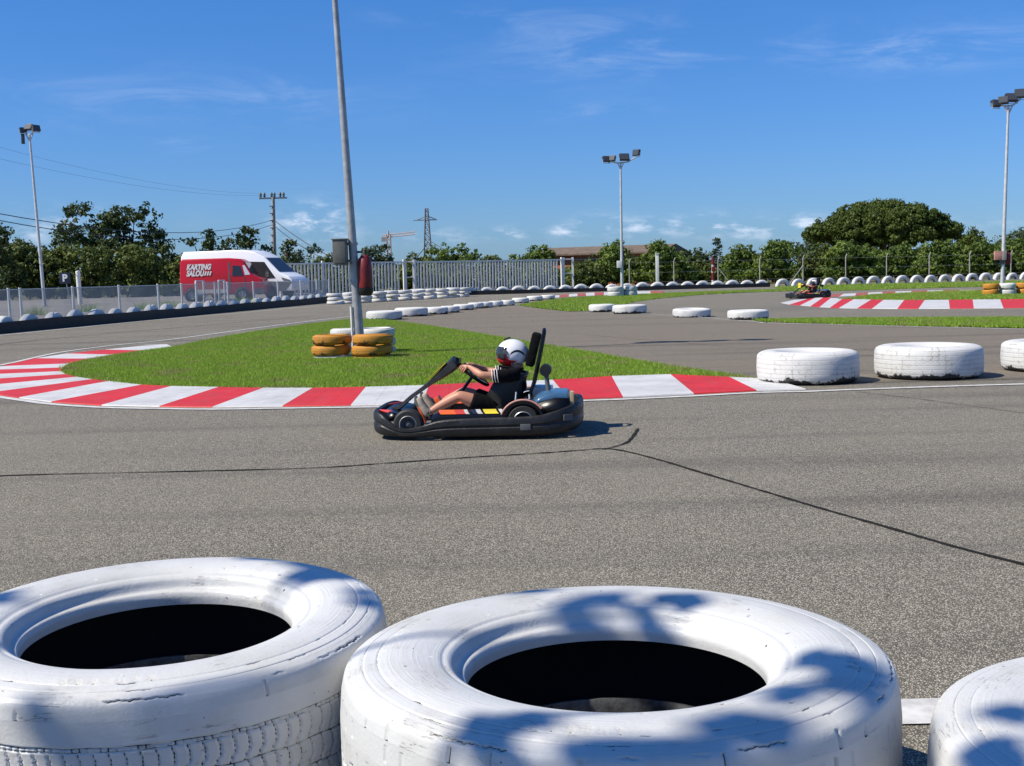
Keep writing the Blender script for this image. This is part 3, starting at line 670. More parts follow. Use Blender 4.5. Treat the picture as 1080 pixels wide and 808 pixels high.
def barrier(name, a, b, h, label, t=.1):
    mb = MB(); n = max(4, int((b - a).length / 2.5)); d = (b - a).normalized(); nr = Vector((-d.y, d.x, 0))
    V = []
    for i in range(n + 1):
        p = a.lerp(b, i / n) + nr * rnd.uniform(-.03, .03); hh = h + rnd.uniform(-.02, .02)
        V += [p - nr * t / 2, p - nr * t / 2 + Vector((0, 0, hh)), p + nr * t / 2 + Vector((0, 0, hh)), p + nr * t / 2]
    Fc = [(4 * i + j, 4 * i + 4 + j, 4 * i + 4 + (j + 1) % 4, 4 * i + (j + 1) % 4) for i in range(n) for j in range(4)] + [(0, 1, 2, 3), (4 * n + 3, 4 * n + 2, 4 * n + 1, 4 * n)]
    mb.add(V, Fc); o = mb.build(name, M['belt'], smooth=False); return tag(o, label, 'barrier', 'black rubber crash barriers')
barrier('rubber_barrier', LBm, LB1, .33, 'long black rubber belt barrier below the white half tyres on the left')
barrier('rubber_barrier', BB0, BB1, .27, 'long black rubber belt barrier running across the back below the white gate')

# --- stacked white tyres between the two barriers
g4 = 'low stacks of white tyres between the two barriers'
ST = simple_tyre(.42, .22, .19, M['paint_small'], 32)
sa, sb = P(352, 321.2), P(489, 313.2)
ns_ = 11
for i in range(ns_):
    p = sa.lerp(sb, i / (ns_ - 1)) + Vector((0, .4, 0))
    for k in range(3):
        pos = ['bottom', 'middle', 'top'][k]
        put(ST, 'stacked_tyre', (p.x + rnd.uniform(-.06, .06), p.y + rnd.uniform(-.06, .06), k * .2), 'white tyre, %s of the %s low stack from the lamp post' % (pos, 'nearest' if i == 0 else ORD[i]), g4, rot=(R(rnd.uniform(-3, 3)), R(rnd.uniform(-3, 3)), rnd.uniform(0, 6)), scale=[rnd.uniform(.95, 1.12)] * 2 + [rnd.uniform(.85, 1.05)])

# --- tyre stacks round the posts
def stack(p, n, Rr, h, paints, where, sink=0.0, group='tyre stacks round the lamp posts', n_seg=56, rel=None):
    for k in range(n):
        me = simple_tyre(Rr * rnd.uniform(.97, 1.02), Rr * .56, h, M[paints[k]], n_seg)
        colr = 'ochre yellow' if paints[k] == 'paint_yellow' else 'white'
        pos = {1: ['only'], 2: ['lower', 'upper'], 3: ['bottom', 'middle', 'top']}[n][k]
        put(me, 'stacked_tyre', (p.x + rnd.uniform(-.02, .02), p.y + rnd.uniform(-.02, .02), k * (h + .004) - sink), '%s tyre, %s of the stack %s' % (colr, pos, where), group, rot=(R(rnd.uniform(-2, 2)), R(rnd.uniform(-2, 2)), rnd.uniform(0, 6)))
Y_ = 'paint_yellow'; W_ = 'paint_stack'
pb = P(380.5, 376)
a = P(347.5, 380); a.y += .33; stack(a, 3, .335, .168, [W_, Y_, Y_], 'left before the near lamp post', .10)
a = P(391, 380); a.y += .33; stack(a, 3, .34, .168, [Y_, Y_, Y_], 'right before the near lamp post', .10)
stack(Vector((pb.x - .28, pb.y + .62, 0)), 3, .335, .162, [W_] * 3, 'behind left of the near lamp post', .03)
stack(Vector((pb.x + .22, pb.y + .68, 0)), 3, .335, .160, [W_] * 3, 'behind right of the near lamp post', .03)
a = P(656.5, 312.9); stack(a + Vector((-.35, .3, 0)), 2, .42, .27, [W_] * 2, 'left at the far middle lamp post', n_seg=32)
stack(a + Vector((.45, .6, 0)), 2, .42, .27, [W_] * 2, 'right at the far middle lamp post', n_seg=32)
a = P(1048.5, 311.8) + Vector((0, .35, 0)); stack(a, 2, .33, .24, [Y_] * 2, 'left of the right lamp post', n_seg=40)
stack(a + Vector((.68, 0, 0)), 2, .35, .24, [W_] * 2, 'directly before the right lamp post', n_seg=40)
stack(a + Vector((1.38, .05, 0)), 2, .33, .24, [Y_] * 2, 'right of the right lamp post', n_seg=40)

# ------------------------------------------------------------------ lamp posts
def lamp(base, top, r0, r1, label, heads, group='floodlight posts round the track', extra=None):
    rt = root('floodlight_post', label, 'lamp post', base, group=group)
    t = top - base
    mb = MB(); mb.tube([Vector((0, 0, 0)), t * .33, t * .66, t], [r0, r0 + (r1 - r0) * .33, r0 + (r1 - r0) * .66, r1], 20)
    mb.lathe([(.0, .03), (r0 * 2, .03), (r0 * 2, 0)], 16); mb.build('pole', M['steel'] if r0 >= .085 and heads[0][0] < -.8 else M['steel_light'], rt)
    mb = MB(); xs = [h[0] for h in heads]
    mb.tube([t + Vector((min(xs), 0, .22)), t + Vector((min(xs) * .4, 0, .02)), t, t + Vector((max(xs) * .4, 0, .04)), t + Vector((max(xs), 0, .30))], .035, 8)
    mb.tube([t + Vector((-.18, 0, .05)), t + Vector((0, 0, -.35))], .03, 6); mb.tube([t + Vector((.18, 0, .05)), t + Vector((0, 0, -.35))], .03, 6)
    mb.build('crossarm', M['steel_light'], rt)
    for (x, z, yaw, pit, s) in heads:
        rot = Matrix.Rotation(R(yaw), 3, 'Z') @ Matrix.Rotation(R(pit), 3, 'X')
        c = t + Vector((x, 0, z))
        b = MB(); b.box((0, 0, 0), (s, .16, s * .72)); b.box((0, .12, 0), (s * .6, .09, s * .4)); b.V = [tuple(rot @ Vector(v) + c) for v in b.V]
        hd = b.build('floodlight', M['lamp_dark'], rt, bevel=.015)
        b = MB(); b.box((0, -.083, 0), (s * .88, .012, s * .6)); b.V = [tuple(rot @ Vector(v) + c) for v in b.V]; b.build('lens', M['glass_lamp'], hd)
        b = MB(); b.tube([rot @ Vector((-s * .53, 0, 0)) + c, rot @ Vector((-s * .53, .05, -s * .5)) + c, rot @ Vector((s * .53, .05, -s * .5)) + c, rot @ Vector((s * .53, 0, 0)) + c], .015, 6); b.build('bracket', M['steel_light'], hd)
    return rt
# near post
base = P(380.5, 376); top = PY(348, -70, base.y + .1); top.z = min(top.z, 9.5)
lp = lamp(base, top, .085, .042, 'tall leaning galvanised lamp post rising from the grass among yellow tyres', [(-.9, .35, 20, -35, .5), (-.3, .2, -10, -35, .5), (.4, .2, 15, -35, .5), (1.0, .4, -20, -35, .5)])
def polep(py):                                     # point on the near pole at photo row py
    t = (376 - py) / (376 + 70.); return base.lerp(top, t) - base
z1 = polep(264)
b = MB(); b.box((z1.x - .205, z1.y - .10, z1.z), (.24, .19, .43)); cab = b.build('cabinet', M['grey_box'], lp, bevel=.012)
b = MB(); b.box((z1.x - .205, z1.y - .202, z1.z), (.19, .012, .36)); b.box((z1.x - .205, z1.y - .10, z1.z + .222), (.27, .23, .02)); b.build('door', M['grey_box'], cab, bevel=.003)
b = MB(); zz = polep(289)
b.lathe([(0, .33), (.06, .32), (.105, .26), (.12, .1), (.125, -.2), (.11, -.26), (0, -.27)], 20, c=(zz.x + .18, zz.y - .03, zz.z + .02)); hs = b.build('extinguisher_cover', M['red_plastic'], lp)
b = MB(); b.lathe([(0, -.24), (.132, -.23), (.13, -.31), (.10, -.36), (0, -.36)], 20, c=(zz.x + .18, zz.y - .03, zz.z + .02)); b.build('base', M['black_plastic'], hs)
b = MB(); b.tube([(zz.x + .18, zz.y - .03, zz.z + .34), (zz.x + .18, zz.y - .03, zz.z + .40), (zz.x + .06, zz.y, zz.z + .40)], .02, 6); b.build('hook', M['trim'], hs)
b = MB(); b.tube([polep(378) + Vector((-.12, -.05, 0)), polep(322) + Vector((-.095, -.05, 0))], .024, 8); b.build('conduit', M['white_metal'], lp)
b = MB()
for py in (255, 273, 296): q = polep(py); b.lathe([(.080, -.02), (.092, -.02), (.092, .02), (.080, .02)], 20, c=q)
b.build('strap', M['steel'], lp)
# middle far post
b0 = P(657, 313) + Vector((0, .45, 0)); t0 = PY(654.5, 172, b0.y)
l2 = lamp(b0, t0, .085, .05, 'slim floodlight post with three dark lamps, far side of the track beyond the middle grass', [(-.75, .22, 25, -20, .42), (-.45, .25, -35, -20, .40), (.2, .30, 10, -20, .52), (.85, .52, -50, -10, .45)])
bx = MB(); bx.box((-.13, -.1, 1.72), (.26, .2, .38)); bx.build('cabinet', M['white_metal'], l2, bevel=.01)
bx = MB(); bx.box((.06, -.12, 1.78), (.14, .16, .28)); bx.build('socket_box', M['trim'], l2, bevel=.01)
# right post
b0 = P(1066.5, 311) + Vector((0, .95, 0)); t0 = PY(1063.5, 112, b0.y)
l3 = lamp(b0, t0, .085, .05, 'floodlight post with four dark lamps near the right edge, beside yellow and white tyres', [(-.52, .12, 25, -20, .40), (-.22, .24, -30, -25, .42), (.12, .34, 10, -25, .48), (.52, .50, -15, -15, .50)])
bx = MB(); bx.box((-.22, -.1, 1.62), (.32, .08, .36)); bx.build('sign_plate', M['pink_plastic'], l3, bevel=.008)
bx = MB(); bx.box((.03, -.1, 1.62), (.16, .16, .38)); bx.build('cabinet', M['concrete'], l3, bevel=.01)
bx = MB(); bx.lathe([(0, .24), (.08, .22), (.1, .1), (.1, -.2), (.07, -.26), (0, -.26)], 16, c=(.24, -.02, 1.50)); bx.build('extinguisher_cover', M['red_plastic'], l3)
bx = MB(); bx.tube([(-.0, -.0, 1.25), (0, 0, 1.42)], .10, 12); bx.build('strap', M['trim'], l3)
# left post, stands on the raised car park
zb = .3; bL = P(47.5, 325, zb); bL = PY(47.3, 324, 62); bL.z = zb; tL = PY(31, 142, 62)
l4 = lamp(bL, tL, .085, .05, 'leaning floodlight post with round lamps at the left, behind the netting fence', [(-.30, .22, 40, -20, .34), (-.02, .36, -20, -25, .42), (.34, .30, 60, -15, .42)])
bx = MB(); bx.box((-.33, 0, -.28) + tL - bL if False else tuple(tL - bL + Vector((-.33, 0, -.20))), (.12, .2, .5)); bx.build('speaker', M['lamp_dark'], l4, bevel=.02)

# ------------------------------------------------------------------ car park, fences
lot = [LB1 + nrmL * .6, LS + nrmL * .6, LBm + nrmL * .6, Vector((-120, LBm.y, 0)), Vector((-120, 92, 0)), Vector((-15, 92, 0)), Vector((-10.9, 78, 0))]
sheet('car_park', lot, .3, M['lot'], thick=.31)
# netting fence
fence = root('netting_fence', 'low fence of white posts and grey wire netting before the car park', 'fence', LS + nrmL * .75)
fo = LS + nrmL * .75; fe = LB1 + nrmL * .75
def on_fence(px):
    best = None
    for i in range(2001):
        q = fo.lerp(fe, i / 2000 * 1.12 - .03); d = q - CP; x = 540 + F * d.dot(CR) / d.dot(FW)
        if best is None or abs(x - px) < best[0]: best = (abs(x - px), q)
    return best[1] - fo
for px in [-6, 12, 24, 79, 127.5, 168.5, 193, 228, 241.5, 268.5, 294, 318, 335, 352]:
    q = on_fence(px); mb = MB(); mb.tube([(q.x, q.y, 0), (q.x - .02, q.y, 1.30)], .045, 8); mb.build('post', M['white_metal'], fence)
q0, q1 = on_fence(-6), on_fence(352)
raw('netting', [q0 + Vector((0, 0, .3)), q1 + Vector((0, 0, .3)), q1 + Vector((0, 0, 1.24)), q0 + Vector((0, 0, 1.24))], [(0, 1, 2, 3)], M['net'], fence)
mb = MB(); mb.tube([q0 + Vector((0, 0, 1.25)), q1 + Vector((0, 0, 1.25))], .014, 6); mb.build('top_wire', M['white_metal'], fence)
for a_, b_ in ((208, 216), (232, 238)):
    qa, qb = on_fence(a_), on_fence(b_)
    mb = MB()
    for z in (.35, .8, 1.38): mb.tube([qa + Vector((0, 0, z)), qb + Vector((0, 0, z))], .03, 6)
    mb.tube([qa + Vector((0, 0, 0)), qa + Vector((0, 0, 1.38))], .05, 6); mb.tube([qb, qb + Vector((0, 0, 1.38))], .05, 6)
    mb.build('gate_frame', M['white_metal'], fence)
raw('gate_panel', [on_fence(208) + Vector((0, 0, .35)), on_fence(238) + Vector((0, 0, .35)), on_fence(238) + Vector((0, 0, 1.36)), on_fence(208) + Vector((0, 0, 1.36))], [(0, 1, 2, 3)], M['net'], fence)

# white steel bar fence
def bar_fence(name, A, B, h, zb, spacing, label, posts, ladder=False):
    rt = root(name, label, 'fence', A, group='white steel bar fence panels')
    d = B - A; Ln = d.length; u = d.normalized(); an = math.atan2(u.y, u.x)
    mb = MB(); n = int(Ln / spacing)
    for i in range(1, n): q = u * (i * spacing); mb.tube([(q.x, q.y, zb + .05), (q.x, q.y, zb + h - .06)], .054, 8)
    mb.build('bars', M['white_metal'], rt)
    for z in (zb + .08, zb + h - .05):
        mb = MB(); q = d / 2; mb.box((q.x, q.y, z), (Ln, .08, .09), rz=an); mb.build('rail', M['white_metal'], rt, smooth=False)
    for t in posts:
        q = d * t; mb = MB(); mb.box((q.x, q.y, zb / 2 + h / 2 + .05), (.13, .13, h + zb + .12), rz=an); mb.build('post', M['white_metal'], rt, smooth=False)
    return rt
def atp(px, Y): q = PY(px, 300, Y); q.z = 0; return q
A = atp(296, 76); B = atp(605.5, 88.5)
def fpt(px):
    lo, hi = 0., 1.
    for _ in range(40):
        mid_ = (lo + hi) / 2; q = A.lerp(B, mid_); d = q - CP; x = 540 + F * d.dot(CR) / d.dot(FW)
        if x < px: lo = mid_
        else: hi = mid_
    return A.lerp(B, (lo + hi) / 2)
bar_fence('bar_fence', A, fpt(427), 2.05, .3, .235, 'white vertical-bar steel fence from behind the vans to the sliding gate', [0, .33, .66, 1])
bar_fence('sliding_gate', fpt(438.5), fpt(593), 2.05, .28, .235, 'long white sliding gate of vertical bars, right of the crane', [0, 1])
for nm, a_, b_, lb in (('ladder_gate', 428.5, 437, 'narrow white ladder-like frame at the left end of the sliding gate'), ('ladder_gate', 595, 604.5, 'narrow white ladder-like frame closing the right end of the sliding gate')):
    qa, qb = fpt(a_), fpt(b_); rt = root(nm, lb, 'gate', qa)
    d = qb - qa; mb = MB(); mb.box((0, 0, 1.2), (.14, .14, 2.42)); mb.build('post', M['white_metal'], rt)
    mb = MB(); mb.box((d.x, d.y, 1.2), (.14, .14, 2.46)); mb.build('post', M['white_metal'], rt)
    mb = MB()
    for z in (.35, 1.3, 2.3): mb.tube([Vector((0, 0, z)), Vector((d.x, d.y, z))], .04, 6)
    mb.build('rungs', M['white_metal'], rt)

# wire fence with bent concrete posts on the right
wf = root('wire_fence', 'thin wire fence on grey bent-top posts in front of the bushes', 'fence', (5, 93, 0))
def wfp(px, Y=None):
    Y = 91 + (px - 660) / 420 * 7 if Y is None else Y
    q = PY(px, 300, Y); return Vector((q.x - 5, Y - 93, 0))
wp = [664, 711, 757.5, 801.5, 847, 892, 935, 980, 1022.5, 1066, 1108]
for i, px in enumerate(wp):
    q = wfp(px); mb = MB(); mb.tube([q, q + Vector((0, 0, 2.0)), q + Vector((.10, -.05, 2.25))], .045, 6); mb.build('post', M['concrete'], wf)
    if px in (757.5, 847):
        mb = MB(); sg = 1 if px < 800 else -1; mb.tube([q + Vector((0, 0, 1.45)), q + Vector((sg * 1.1, -.1, 0))], .04, 6); mb.build('brace', M['concrete'], wf)
mb = MB()
for z in (.5, 1.2, 1.95): mb.tube([wfp(px) + Vector((0, 0, z)) for px in wp], .006, 4)
mb.build('wire', M['steel'], wf)
# white post and marshal post
q = PY(693.5, 300, 89); mb = MB(); mb.box((0, 0, 1.2), (.22, .22, 2.6)); mb.box((0, 0, 2.53), (.28, .28, .06))
o = mb.build('gate_post', M['white_metal'], loc=(q.x, 89, 0), bevel=.01); tag(o, 'thick plain white post standing before the round bush', 'post')
q = PY(752, 300, 89); rt = root('marshal_post', 'red and white striped post before the small conifer', 'post', (q.x, 89, 0))
for i in range(4):
    mb = MB(); mb.tube([(0, 0, .55 * i), (0, 0, .55 * i + .55)], .10, 12); mb.build('band', M['kerb_white'] if i % 2 == 0 else M['red_plastic'], rt)
mb = MB(); mb.box((.02, -.14, 1.35), (.24, .12, .34)); mb.build('box', M['red_plastic'], rt, bevel=.01)
# white post on car park and parking sign
q = PY(84.5, 318, 66); mb = MB(); mb.tube([(0, 0, 0), (-.04, 0, 1.75)], .12, 12); mb.lathe([(0, 1.79), (.11, 1.76), (.125, 1.74)], 12, c=(-.04, 0, 0))
o = mb.build('bollard', M['white_metal'], loc=(q.x, 66, .3)); tag(o, 'tall white round post right of the parking sign', 'post')
q = PY(70, 318, 66); ps = root('parking_sign', 'navy parking sign with a white P on a thin leaning pole', 'sign', (q.x, 66, .3))
mb = MB(); mb.tube([(.25, 0, 0), (.02, 0, 1.3)], .02, 6); mb.build('pole', M['steel'], ps)
mb = MB(); mb.box((0, -.03, 1.40), (.58, .03, .58)); mb.build('panel', M['sign_blue'], ps, bevel=.008)
def text_mesh(txt, size, m, parent, loc, rot, name='lettering', bold=.0, shear=0, ext=.004, sx=1):
    cu = bpy.data.curves.new(name, 'FONT'); cu.body = txt; cu.size = size; cu.offset = bold; cu.shear = shear; cu.extrude = ext; cu.align_x = 'CENTER'; cu.align_y = 'CENTER'
    t = bpy.data.objects.new('tmp', cu); C.objects.link(t); bpy.context.view_layer.update()
    me = bpy.data.meshes.new_from_object(t.evaluated_get(bpy.context.evaluated_depsgraph_get())); bpy.data.objects.remove(t); me.name = name; me.materials.clear()
    o = link(name, me, m, parent, loc, rot, False); o.scale = (sx, 1, 1); return o
text_mesh('P', .52, M['white_metal'], ps, (0, -.05, 1.40), (R(90), 0, 0), 'letter', bold=.02)

# ------------------------------------------------------------------ vans
def wheel(parent, x, y, z, r, w, hub=True):
    mb = MB(); mb.lathe([(r * .62, -w / 2), (r * .9, -w / 2), (r, -w * .35), (r, w * .35), (r * .9, w / 2), (r * .62, w / 2)], 28, 'Y'); wh = mb.build('wheel', M['wheel_black'], parent, (x, y, z))
    mb = MB(); mb.lathe([(0, -w * .30), (r * .2, -w * .34), (r * .25, -w * .2), (r * .55, -w * .22), (r * .62, -w * .42), (r * .62, w * .3), (0, w * .3)], 28, 'Y'); mb.build('rim', M['steel'], wh)
    return wh
def van(name, label, loc, prof, width, paint, side_windows, extras, wheels, wr, windscreen, rot):
    rt = root(name, label, 'van', loc, rot)
    mb = MB(); n = len(prof); V = []
    for s in (-1, 1):
        for (x, z) in prof:
            tum = 1 - .11 * max(0, (z - 1.0)) / 1.6
            V.append((x, s * width / 2 * tum, z))
    mb.add(V, [tuple(range(n)), tuple(range(2 * n - 1, n - 1, -1))] + [(i, i + n, (i + 1) % n + n, (i + 1) % n) for i in range(n)])
    body = mb.build('body', paint, rt, bevel=.07, auto=60)
    def yat(z): return -width / 2 * (1 - .11 * max(0, z - 1.0) / 1.6)
    def patch(nm, pts, m, off=.008, par=rt):
        V = [(x, yat(z) - off, z) for x, z in pts] + [(x, yat(z) + .02, z) for x, z in pts]; k = len(pts)
        b = MB(); b.add(V, [tuple(range(k)), tuple(range(2 * k - 1, k - 1, -1))] + [(i, i + k, (i + 1) % k + k, (i + 1) % k) for i in range(k)])
        return b.build(nm, m, par, smooth=False)
    for nm, pts, m in side_windows + extras: patch(nm, pts, m)
    (x0, z0), (x1, z1) = windscreen; yw = width / 2
    V = []
    nx, nz = (z0 - z1), (x1 - x0); ln = math.hypot(nx, nz); nx, nz = abs(nx) / ln, abs(nz) / ln
    for off in (.012, -.03):
        V += [(x0 + nx * off, -yw * .88, z0 + nz * off), (x0 + nx * off, yw * .88, z0 + nz * off), (x1 + nx * off, yw * .78, z1 + nz * off), (x1 + nx * off, -yw * .78, z1 + nz * off)]
    b = MB(); b.add(V, [(0, 1, 2, 3), (7, 6, 5, 4), (0, 4, 5, 1), (1, 5, 6, 2), (2, 6, 7, 3), (3, 7, 4, 0)]); b.build('windscreen', M['glass'], rt, smooth=False)
    for x in wheels:
        # dark arch then the wheel standing proud
        b = MB(); b.lathe([(0, 0), (wr * 1.22, 0), (wr * 1.22, .03), (0, .03)], 28, 'Y', c=(x, -width / 2 - .006, wr)); b.build('wheel_arch', M['trim'], rt)
        wheel(rt, x, -width / 2 + .02 - .04, wr, wr, .2)
        wheel(rt, x, width / 2 - .08, wr, wr, .2)
    return rt, patch
# red van: nose to the right (+x)
q = PY(192, 318, 66)
rv, rpatch = van('red_van', 'red panel van with white lettering parked in front of the white van', (q.x, 66.6, .3),
    [(0, .35), (0, 1.15), (.03, 2.05), (.12, 2.24), (2.6, 2.26), (3.15, 2.21), (3.42, 2.05), (3.85, 1.36), (4.32, 1.12), (4.46, .78), (4.46, .35)], 1.9, M['van_red'],
    [('side_window', [(2.78, 1.30), (3.38, 1.30), (3.24, 1.82), (2.82, 1.86)], M['glass']), ('quarter_window', [(3.46, 1.34), (3.74, 1.36), (3.46, 1.86), (3.34, 1.86)], M['paper'])],
    [('pillar', [(2.58, .62), (2.68, .62), (2.68, 2.02), (2.58, 2.02)], M['trim']), ('sill_stripe', [(.9, .42), (2.5, .42), (2.5, .62), (.9, .62)], M['white_metal']),
     ('bumper', [(3.9, .35), (4.42, .35), (4.42, .62), (4.0, .62)], M['trim']), ('door_seam', [(3.41, .45), (3.435, .45), (3.435, 1.3), (3.41, 1.3)], M['trim'])],
    [.62, 3.28], .33, ((3.82, 1.42), (3.46, 2.0)), (0, 0, R(1)))
tilt = math.atan(.11 / 1.6 * .95)
l1 = text_mesh('KARTING', .40, M['white_metal'], rv, (1.02, -.95 * (1 - .11 * .82 / 1.6) - .012, 1.80), (R(90) - tilt, 0, 0), bold=.022, shear=.28, sx=.74)
l2_ = text_mesh('SALOU', .40, M['white_metal'], rv, (.82, -.95 * (1 - .11 * .48 / 1.6) - .012, 1.47), (R(90) - tilt, 0, 0), bold=.022, shear=.28, sx=.72)
for k in range(3):
    x = 1.30 + k * .13; rpatch('flag_stripe', [(x, 1.36), (x + .075, 1.36), (x + .15, 1.58), (x + .075, 1.58)], M['white_metal'], .012)
# white van behind
q = PY(199.5, 318, 70)
wv, wpatch = van('white_van', 'tall white high-roof van parked behind the red one', (q.x, 70.4, .3),
    [(0, .42), (0, 1.3), (.05, 2.45), (.22, 2.72), (4.2, 2.74), (5.0, 2.60), (5.65, 2.30), (6.62, 1.45), (7.22, 1.22), (7.45, 1.0), (7.50, .42)], 2.05, M['van_white'],
    [('side_window', [(4.55, 1.12), (6.38, 1.15), (5.66, 2.04), (4.60, 2.08)], M['glass'])],
    [('sill_trim', [(.4, .42), (7.0, .42), (7.42, .90), (5.9, .98), (.4, .70)], M['trim']), ('headlamp', [(6.75, 1.18), (7.35, 1.02), (7.35, .92), (6.85, 1.02)], M['trim']), ('mirror', [(5.72, 1.22), (5.92, 1.22), (5.92, 1.55), (5.72, 1.55)], M['van_white'])],
    [1.2, 6.1], .35, ((6.58, 1.50), (5.69, 2.26)), (0, 0, R(-17)))

wv.scale = (.93, 1, 1)
# ------------------------------------------------------------------ building, poles, pylon, crane, cables
q0 = PY(563, 262, 128); q1 = PY(694, 259, 122)
dzb = -.55
bl = root('brick_building', 'long low orange brick building with dark tiled roof behind the gate', 'building', (q0.x, 128, -.75), (0, 0, math.atan2(122 - 128, q1.x - q0.x)))
Lb = math.hypot(q1.x - q0.x, 122 - 128)
mb = MB(); mb.box((Lb / 2, 4, 1.95), (Lb, 8, 3.9)); mb.build('wall', M['brick'], bl, smooth=False)
mb = MB(); mb.add([(-.5, -.6, 3.98), (Lb + .5, -.6, 3.98), (Lb + .5, 4, 4.75), (-.5, 4, 4.75), (Lb + .5, 8.6, 3.95), (-.5, 8.6, 3.95), (-.5, -.6, 3.82), (Lb + .5, -.6, 3.82), (Lb + .5, 8.6, 3.8), (-.5, 8.6, 3.8)], [(0, 1, 2, 3), (3, 2, 4, 5), (0, 6, 7, 1), (6, 9, 8, 7), (5, 4, 8, 9), (0, 3, 5, 9, 6), (1, 7, 8, 4, 2)]); mb.build('roof', M['roof_tile'], bl, smooth=False)
for k in range(5):
    mb = MB(); mb.box((1.6 + k * 3.0, -.02, 2.0), (1.3, .1, .9)); mb.build('window', M['glass'], bl, smooth=False)
mb = MB(); mb.box((Lb / 2, -.05, 3.4), (Lb, .12, .12)); mb.build('lintel_band', M['concrete'], bl, smooth=False)

q = PY(289, 290, 130); pt = PY(288, 208, 130)
pp = root('power_pole', 'grey concrete power pole with insulators on its crossbar, behind the white van', 'power pole', (q.x, 130, 0))
mb = MB(); mb.tube([(0, 0, 0), (pt.x - q.x, 0, pt.z)], [.30, .18], 8); mb.build('pole', M['concrete'], pp)
mb = MB(); mb.box((pt.x - q.x, 0, pt.z - .1), (2.9, .16, .16)); mb.build('crossbar', M['pylon'], pp)
for dx in (-1.3, -.9, -.15, .15, .75, 1.1):
    mb = MB(); mb.lathe([(.05, 0), (.14, .08), (.1, .2), (.15, .28), (.1, .4), (.05, .5)], 8, c=(pt.x - q.x + dx, 0, pt.z)); mb.build('insulator', M['lamp_dark'], pp)
mb = MB()
for k in range(9): mb.box((pt.x * 0, -.2, 3 + k * .75), (.34, .06, .10))
mb.build('step_bands', M['pylon'], pp)
# lattice pylon
q = PY(452, 292, 330); pt = PY(451, 220, 330); hh = pt.z
py_ = root('lattice_pylon', 'dark steel lattice pylon standing far behind the sliding gate', 'pylon', (q.x, 330, 0))
mb = MB(); w0, w1 = 1.3, .35
def cor(z, s): w = w0 + (w1 - w0) * z / hh; return [Vector((a * w, b * w, z)) for a, b in ((-1, -1), (1, -1), (1, 1), (-1, 1))][s]
for s in range(4): mb.tube([cor(0, s), cor(hh, s)], .15, 4)
nlev = 12
for i in range(nlev):
    z0, z1 = hh * i / nlev, hh * (i + 1) / nlev
    for s in range(4): mb.tube([cor(z0, s), cor(z1, (s + 1) % 4)], .09, 4); mb.tube([cor(z1, s), cor(z1, (s + 1) % 4)], .08, 4)
mb.build('tower', M['pylon'], py_, smooth=False)
mb = MB(); za = hh - 3.0
for sx in (-1, 1): mb.tube([(0, 0, za + 1.1), (sx * 2.7, 0, za)], .11, 4); mb.tube([(0, 0, za), (sx * 2.7, 0, za)], .13, 4)
mb.tube([(-3.6, 0, za - .1), (-2.7, 0, za)], .1, 4)
mb.build('crossarm', M['pylon'], py_, smooth=False)
# tower crane
q = PY(411, 290, 480); pt = PY(409.5, 245, 480); ht = pt.z; a0 = PY(403, 252, 480); a1 = PY(438, 249, 480)
cr_ = root('tower_crane', 'pale red tower crane far away to the left of the pylon', 'crane', (q.x, 480, 0))
mb = MB()
for sx in (-1, 1):
    for sy in (-1, 1): mb.tube([(sx * .75, sy * .75, 0), (sx * .75, sy * .75, a1.z + 1)], .2, 4)
for i in range(9):
    z0 = (a1.z) * i / 9; z1 = a1.z * (i + 1) / 9; mb.tube([(-.75, -.75, z0), (.75, -.75, z1)], .12, 4); mb.tube([(.75, .75, z0), (-.75, .75, z1)], .12, 4)
mb.tube([(0, 0, a1.z), (0, 0, ht + .5)], .35, 6); mb.build('mast', M['crane'], cr_, smooth=False)
mb = MB(); x0, x1, za = a0.x - q.x, a1.x - q.x, a1.z - .4
for dy, dz in ((-.5, 0), (.5, 0), (0, 1.0)): mb.tube([(x0, dy, za + dz), (x1, dy, za + dz + 1.1)], .16, 4)
for i in range(12):
    t = x0 + (x1 - x0) * i / 12; t2 = x0 + (x1 - x0) * (i + 1) / 12; mb.tube([(t, -.5, za + (t - x0) * .08), ((t + t2) / 2, 0, za + 1.1 + (t - x0) * .08), (t2, -.5, za + .1 + (t - x0) * .08)], .1, 4)
mb.build('jib', M['crane'], cr_, smooth=False)
mb = MB(); mb.box((x0 + .6, 0, za - .6), (1.6, 1.2, 1.8)); mb.build('counterweight', M['concrete'], cr_)

